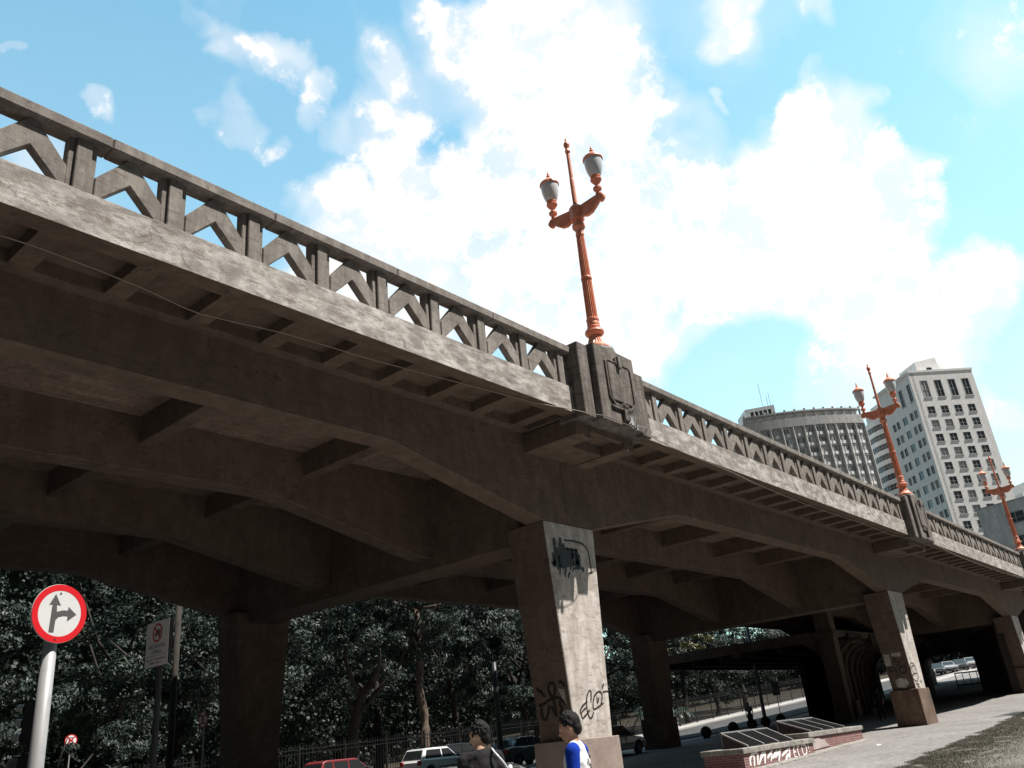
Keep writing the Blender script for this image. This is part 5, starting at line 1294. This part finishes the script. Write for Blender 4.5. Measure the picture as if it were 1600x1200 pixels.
mk('bracket',MB().box(.1,.3,.0,.1,3.55,3.6).box(.1,.3,.0,.1,2.72,2.77),'darkmetal',o,world=False)
mk('pedestrian_head',MB().box(-.15,.13,-.1,.1,1.35,1.88).box(-.25,.15,-.13,.13,1.88,1.92).box(-.25,.15,-.13,.13,1.32,1.35),'plastic',o,world=False,bev=.01).location=(0,0,.5)
# stone gate post with ball
o=thing('gate_post','brown stone gate post topped by a ball at the lower left corner','gate post',(10.6,27.65,T(9.9)+.0))
mb=MB().box(-.24,.24,-.24,.24,0,2.0).box(-.31,.31,-.31,.31,2.0,2.1); mk('pillar',mb,'granite',o,world=False,bev=.015)
mk('ball',MB().lathe([(.12,2.1),(.12,2.14)]+[(.25*math.sin(R(t)),2.36-.25*math.cos(R(t))) for t in range(28,180,14)]+[(.01,2.61)],n=22),'granite',o,world=False,smooth=True)
# crowd barrier in the opening
o=thing('crowd_barrier','metal crowd barrier standing in the right-hand underpass opening','barrier',(79.2,18.2,T(79.2)),R(-72)); o.scale=(1,1,1.15)
mb=MB()
for a,b in (((-1.6,.1),(-1.6,1.1)),((1.6,.1),(1.6,1.1)),((-1.6,1.1),(1.6,1.1)),((-1.6,.3),(1.6,.3))): mb.tube([(a[0],0,a[1]),(b[0],0,b[1])],.045,8)
for k in range(1,6): mb.tube([(-1.6+k*.53,0,.3),(-1.6+k*.53,0,1.1)],.03,6)
for x in (-1.6,1.6): mb.tube([(x,0,.1),(x,-.35,.0)],.03,6); mb.tube([(x,0,.1),(x,.35,.0)],.03,6)
mk('frame',mb,'iron',o,world=False)
# litter
o=tag(mk('paper_scrap',MB().add([(31.2,10.75,T(31.2)+.012),(31.34,10.72,T(31.3)+.03),(31.36,10.83,T(31.3)+.012),(31.28,10.87,T(31.2)+.05),(31.18,10.82,T(31.2)+.014)],[(0,1,3,4),(1,2,3)]),'whitepaint',rec=False),'small crumpled white paper lying on the sunlit paving','paper')

# ---------------------------------------------------------------- people
def remesh(ob,vox=.012,sm=6,fac=.6):
    r=ob.modifiers.new('remesh','REMESH'); r.mode='VOXEL'; r.voxel_size=vox; r.use_smooth_shade=True
    s=ob.modifiers.new('smooth','SMOOTH'); s.iterations=sm; s.factor=fac
def limb(mb,pts,rs,sx=1):
    mb.tube(pts,rs,14,sx)
    for p,r in zip(pts,rs): mb.ellip(p,(r,r,r),12)
def hand(mb,w_,d,curl=.5,s=1):
    """palm and five fingers from wrist w_ pointing along d"""
    w_=Vector(w_); d=Vector(d).normalized(); side=d.cross(Vector((0,1,0))); side=side.normalized() if side.length>.1 else Vector((1,0,0)); nrm=d.cross(side).normalized()
    pc=w_+d*.045*s; mt=Matrix((side,nrm,d)).transposed()
    mb.ellip(pc,(.04*s,.016*s,.052*s),12,mt)
    for k,(off,L) in enumerate(((-.028,.068),(-.010,.078),(.010,.073),(.027,.058))):
        b=w_+d*.088*s+side*off*s; m_=b+d*L*.5*s+nrm*curl*.012*s; e=b+d*L*s*.9+nrm*curl*.045*s
        mb.tube([b,m_,e],[.0095*s,.0088*s,.007*s],8)
    b=w_+d*.025*s-side*.035*s; mb.tube([b,b-side*.028*s+d*.025*s,b-side*.035*s+d*.055*s+nrm*.01],[.012*s,.011*s,.009*s],8)
def person(label,loc,rz,H,skin,top,bottom,headturn=0,headnod=0,arms=None,legs=None,sleeve=.5,shorts=False,female=False,raglan=None,vox=.012,group=None):
    o=thing('person',label,'person',loc,rz,group); k=H/1.75
    V=lambda x,y,z: Vector((x*k,y*k,z*k))
    sw=.185 if not female else .165
    A=arms or [((.02,1.12),(.10,.90)),((-.04,1.12),(.0,.88))]     # left,right: elbow (x,z), wrist (x,z)
    Lg=legs or [((.03,.5),(.02,.09)),((-.02,.5),(-.04,.09))]
    body=MB()
    hm=Matrix.Rotation(headturn,3,'Z')@Matrix.Rotation(headnod,3,'Y'); hc=V(.03,0,1.615)
    h=lambda x,y,z: hc+hm@Vector((x*k,y*k,z*k))
    body.ellip(h(-.015,0,.02),(.098*k,.077*k,.105*k),18,hm); body.ellip(h(.03,0,-.055),(.062*k,.055*k,.068*k),16,hm)
    body.ellip(h(.05,0,-.09),(.03*k,.03*k,.025*k),10,hm)
    limb(body,[h(.083,0,.01),h(.105,0,-.03)],[.009*k,.014*k]); body.ellip(h(.085,0,-.062),(.012*k,.026*k,.006*k),10,hm); body.ellip(h(.083,0,-.076),(.012*k,.022*k,.007*k),10,hm)
    for s in (-1,1):
        body.ellip(h(-.005,s*.08,-.015),(.02*k,.010*k,.034*k),10,hm); body.ellip(h(.078,s*.032,.028),(.016*k,.024*k,.009*k),10,hm)
    limb(body,[V(-.015,0,1.42),V(.0,0,1.5),h(-.015,0,-.06)],[.062*k,.054*k,.053*k])
    def torso(mb,e):
        limb(mb,[V(-.01,0,.93),V(0,0,1.05),V(.0,0,1.2),V(-.005,0,1.33),V(-.015,0,1.41)],[(.108+e)*k,(.098+e)*k,(.108+e)*k,(.112+e)*k,(.085+e)*k],1)
        for s in (-1,1):
            mb.ellip(V(-.01,s*.065,1.28),((.098+e)*k,(.10+e)*k,(.15+e)*k),14); mb.ellip(V(0,s*.06,1.0),((.10+e)*k,(.09+e)*k,(.13+e)*k),14)
            limb(mb,[V(-.015,s*.03,1.445),V(-.02,s*(sw-.01),1.41)],[(.05+e)*k,(.052+e)*k])
            if female: mb.ellip(V(.085,s*.07,1.26),(.05*k,.06*k,.06*k),12)
    torso(body,-.006)
    for i,s in enumerate((1,-1)):
        (ex,ez),(wx,wz)=A[i][0],A[i][1]; ey=A[i][2] if len(A[i])>2 else .04; wy_=A[i][3] if len(A[i])>3 else .03
        sh=V(-.02,s*sw,1.41); el=V(ex,s*(sw+ey),ez); wr=V(wx,s*(sw+wy_),wz)
        limb(body,[sh,sh.lerp(el,.5),el],[.05*k,.045*k,.037*k]); limb(body,[el,el.lerp(wr,.35),wr],[.037*k,.038*k,.026*k]); hand(body,wr,wr-el,.6,k)
        (kx,kz),(ax,az)=Lg[i]
        hp=V(0,s*.088,.9); kn=V(kx,s*.095,kz); an=V(ax,s*.09,az)
        limb(body,[hp,hp.lerp(kn,.5),kn],[.085*k,.073*k,.053*k]); limb(body,[kn,kn.lerp(an,.35),an],[.052*k,.053*k,.036*k])
    b=mk('body',body,skin,o,world=False); remesh(b,vox)
    shirt=MB(); torso(shirt,.010)
    sl=[]
    for i,s in enumerate((1,-1)):
        (ex,ez)=A[i][0]; ey=A[i][2] if len(A[i])>2 else .04
        sh=V(-.02,s*sw,1.41); el=V(ex,s*(sw+ey),ez); en=sh.lerp(el,sleeve)
        mbs=MB() if raglan else shirt
        limb(mbs,[V(-.018,s*(sw-.05),1.425),sh,sh.lerp(en,.6)],[(.062 if not raglan else .067)*k,(.064 if not raglan else .069)*k,.062*k]); mbs.tube([sh.lerp(en,.55),en],[.061*k,.063*k],14)
        if raglan: sl.append((mbs,en,(el-sh).normalized()))
    for _ in range(1):
        pass
    sh_=mk('shirt',shirt,top,o,world=False); remesh(sh_,vox,8)
    tx=bpy.data.textures.new('folds','CLOUDS'); tx.noise_scale=.11; tx.noise_depth=2; dm=sh_.modifiers.new('folds','DISPLACE'); dm.texture=tx; dm.strength=.035; dm.mid_level=.42
    for mbs,en,dr in sl:
        q=mk('sleeve',mbs,raglan,sh_,world=False); remesh(q,vox,4)
        c_=MB(); c_.tube([en-dr*.022*k,en+dr*.006*k],[.067*k,.067*k],18); mk('cuff',c_,top,q,world=False,smooth=True)
    tr=MB()
    limb(tr,[V(-.01,0,.98),V(-.01,0,.90)],[.128*k,.125*k])
    for i,s in enumerate((1,-1)):
        (kx,kz),(ax,az)=Lg[i]; hp=V(0,s*.085,.92); kn=V(kx,s*.095,kz); an=V(ax,s*.09,az)
        tr.ellip(V(-.02,s*.06,.95),(.12*k,.10*k,.11*k),14)
        if shorts: limb(tr,[hp,hp.lerp(kn,.9)],[.105*k,.085*k])
        else: limb(tr,[hp,hp.lerp(kn,.5),kn,an+V(0,0,.03)],[.10*k,.088*k,.07*k,.058*k])
    mk('shorts' if shorts else 'trousers',tr,bottom,o,world=False); remesh(kids(o)[-1],vox)
    for i,s in enumerate((1,-1)):
        ax,az=Lg[i][1]; mb=MB(); z0=max(0,az-.09)
        mb.ellip(V(ax+.06,s*.09,z0+.04),(.135*k,.045*k,.04*k),14); mb.box((ax-.06)*k,(ax+.17)*k,(s*.09-.038)*k,(s*.09+.038)*k,z0*k,(z0+.02)*k)
        mk('shoe',mb,'plastic',o,world=False,bev=.008)
    for s in (-1,1):
        e=mk('eye',MB().ellip(h(.078,s*.031,.012),(.009*k,.012*k,.007*k),10,hm),'signwhite',b,world=False,smooth=True)
    hr=MB(); r=random.Random(int(H*1000))
    hr.ellip(h(-.026,0,.036),(.099*k,.083*k,.100*k),18,hm); hr.ellip(h(-.055,0,-.02),(.062*k,.068*k,.075*k),14,hm)
    for i in range(170 if vox<.02 else 30):
        a=r.uniform(-2.6,2.6) if r.random()<.8 else r.uniform(-3.1,3.1); el_=r.uniform(-.25,1.5)
        x,y,z=-.02+.098*math.cos(el_)*math.cos(a+math.pi),.083*math.cos(el_)*math.sin(a+math.pi),.035+.10*math.sin(el_)
        if x>.045 and z<.075: continue
        sz=r.uniform(.007,.013)*k*(1.2 if female else .8); hr.ellip(h(x,y,z),(sz,sz,sz*1.3),8,hm)
    q=mk('hair',hr,'hair',o,world=False); remesh(q,.006 if vox<.02 else .02,3,.4)
    tx=bpy.data.textures.new('strands','CLOUDS'); tx.noise_scale=.012; tx.noise_depth=3; dm=q.modifiers.new('strands','DISPLACE'); dm.texture=tx; dm.strength=.012
    return o,V,h
# man in blue and white, walking away to the left
mo,V,h=person('man with short dark hair in a white shirt with bright blue sleeves by the pillar','x' and (6.62,4.98,T(6.6)),R(114),1.75,'skin','whitecloth','denim',headturn=R(8),headnod=R(17),
    arms=[((-.02,1.12),(.14,.95),.035,.01),((.0,1.12),(.12,.92))],legs=[((.14,.5),(.1,.09)),((-.06,.5),(-.22,.16))],sleeve=.66,raglan='blue') if False else person('man with short dark hair in a white shirt with bright blue sleeves by the pillar',(6.62,4.98,T(6.6)),R(114),1.75,'skin','whitecloth','denim',headturn=R(8),headnod=R(17),
    arms=[((-.02,1.12),(.14,.95),.035,.01),((.0,1.12),(.12,.92))],legs=[((.14,.5),(.1,.09)),((-.06,.5),(-.22,.16))],sleeve=.66,raglan='blue')
mo.location.z=T(6.6)+.0
pm=MB()
for (y,z,a,b_) in ((.02,1.36,.014,.018),(.02,1.25,.008,.03),(.05,1.19,.03,.006),(.0,1.185,.024,.006),(.03,1.17,.03,.005),(.04,1.29,.006,.012)):
    pm.ellip(V(-.137,y,z),(.010,a,b_),10)
shp=[c for c in kids(mo) if c.name.startswith('shirt')][0]
mk('print',pm,'signblack',shp,world=False)
# woman in black with a white shoulder bag
wo,V,h=person('woman with short dark hair in a black top carrying a glossy white shoulder bag',(6.78,6.28,T(6.8)),math.atan2(.74,.67),1.77,'skinl','blackcloth','denim',headturn=R(62),headnod=R(8),
    arms=[((.02,1.12),(.24,1.18),.05,-.02),((-.02,1.12),(.12,1.0),.05,.02)],legs=[((.1,.5),(.06,.09)),((-.02,.5),(-.14,.12))],sleeve=.93,female=True)
bag=thing('shoulder_bag','glossy white bag hanging from the right shoulder of the woman in black','bag',(0,0,0)); bag.location=wo.location.copy(); bag.rotation_euler=wo.rotation_euler
mb=MB(); mb.ellip(V(-.10,-.27,1.16),(.10,.05,.17),18); mb.ellip(V(-.13,-.27,1.10),(.13,.055,.13),16); mb.ellip(V(-.05,-.275,1.10),(.1,.05,.12),16)
q=mk('pouch',mb,'bag',bag,world=False); remesh(q,.012,3,.5)
dm=q.modifiers.new('crease','DISPLACE'); tx=bpy.data.textures.new('crease','CLOUDS'); tx.noise_scale=.05; dm.texture=tx; dm.strength=.03; dm.mid_level=.5
mk('strap',MB().tube(smoothpath([V(-.13,-.25,1.28),V(-.15,-.2,1.36),V(-.115,-.13,1.45),V(-.02,-.115,1.488),V(.07,-.14,1.43),V(.09,-.2,1.35),V(-.02,-.26,1.28)]),[.011]*25,8),'bag',bag,world=False,smooth=True)
fo,V,h=person('man in white shirt and dark shorts walking in shade among the stone spheres',(54.1,26.35,T(54.1)),R(200),1.7,'skin','greycloth','blackcloth',legs=[((.1,.5),(.12,.09)),((-.05,.5),(-.16,.12))],shorts=True,sleeve=.6,vox=.02)
fo,V,h=person('dark silhouetted pedestrian with a bag left of the second pillar',(50.6,16.9,T(50.6)),R(30),1.72,'skin','blackcloth','blackcloth',legs=[((.14,.5),(.16,.1)),((-.05,.5),(-.2,.14))],sleeve=1,vox=.02)
bb=thing('handbag','dark bag held by the silhouetted pedestrian','bag',(50.45,17.2,T(50.5)+.35)); mk('pouch',MB().hexa([(-.16,-.06,0),(.16,-.06,0),(.16,.06,0),(-.16,.06,0),(-.12,-.03,.3),(.12,-.03,.3),(.12,.03,.3),(-.12,.03,.3)]),'plastic',bb,world=False,bev=.02); mk('handle',MB().tube([(-.08,0,.3),(-.06,0,.45),(.06,0,.45),(.08,0,.3)],.01,6),'plastic',bb,world=False)
fo,V,h=person('distant pedestrian in the left underpass arch',(82,25.5,T(82)),R(190),1.7,'skin','greycloth','denim',sleeve=.6,vox=.025)
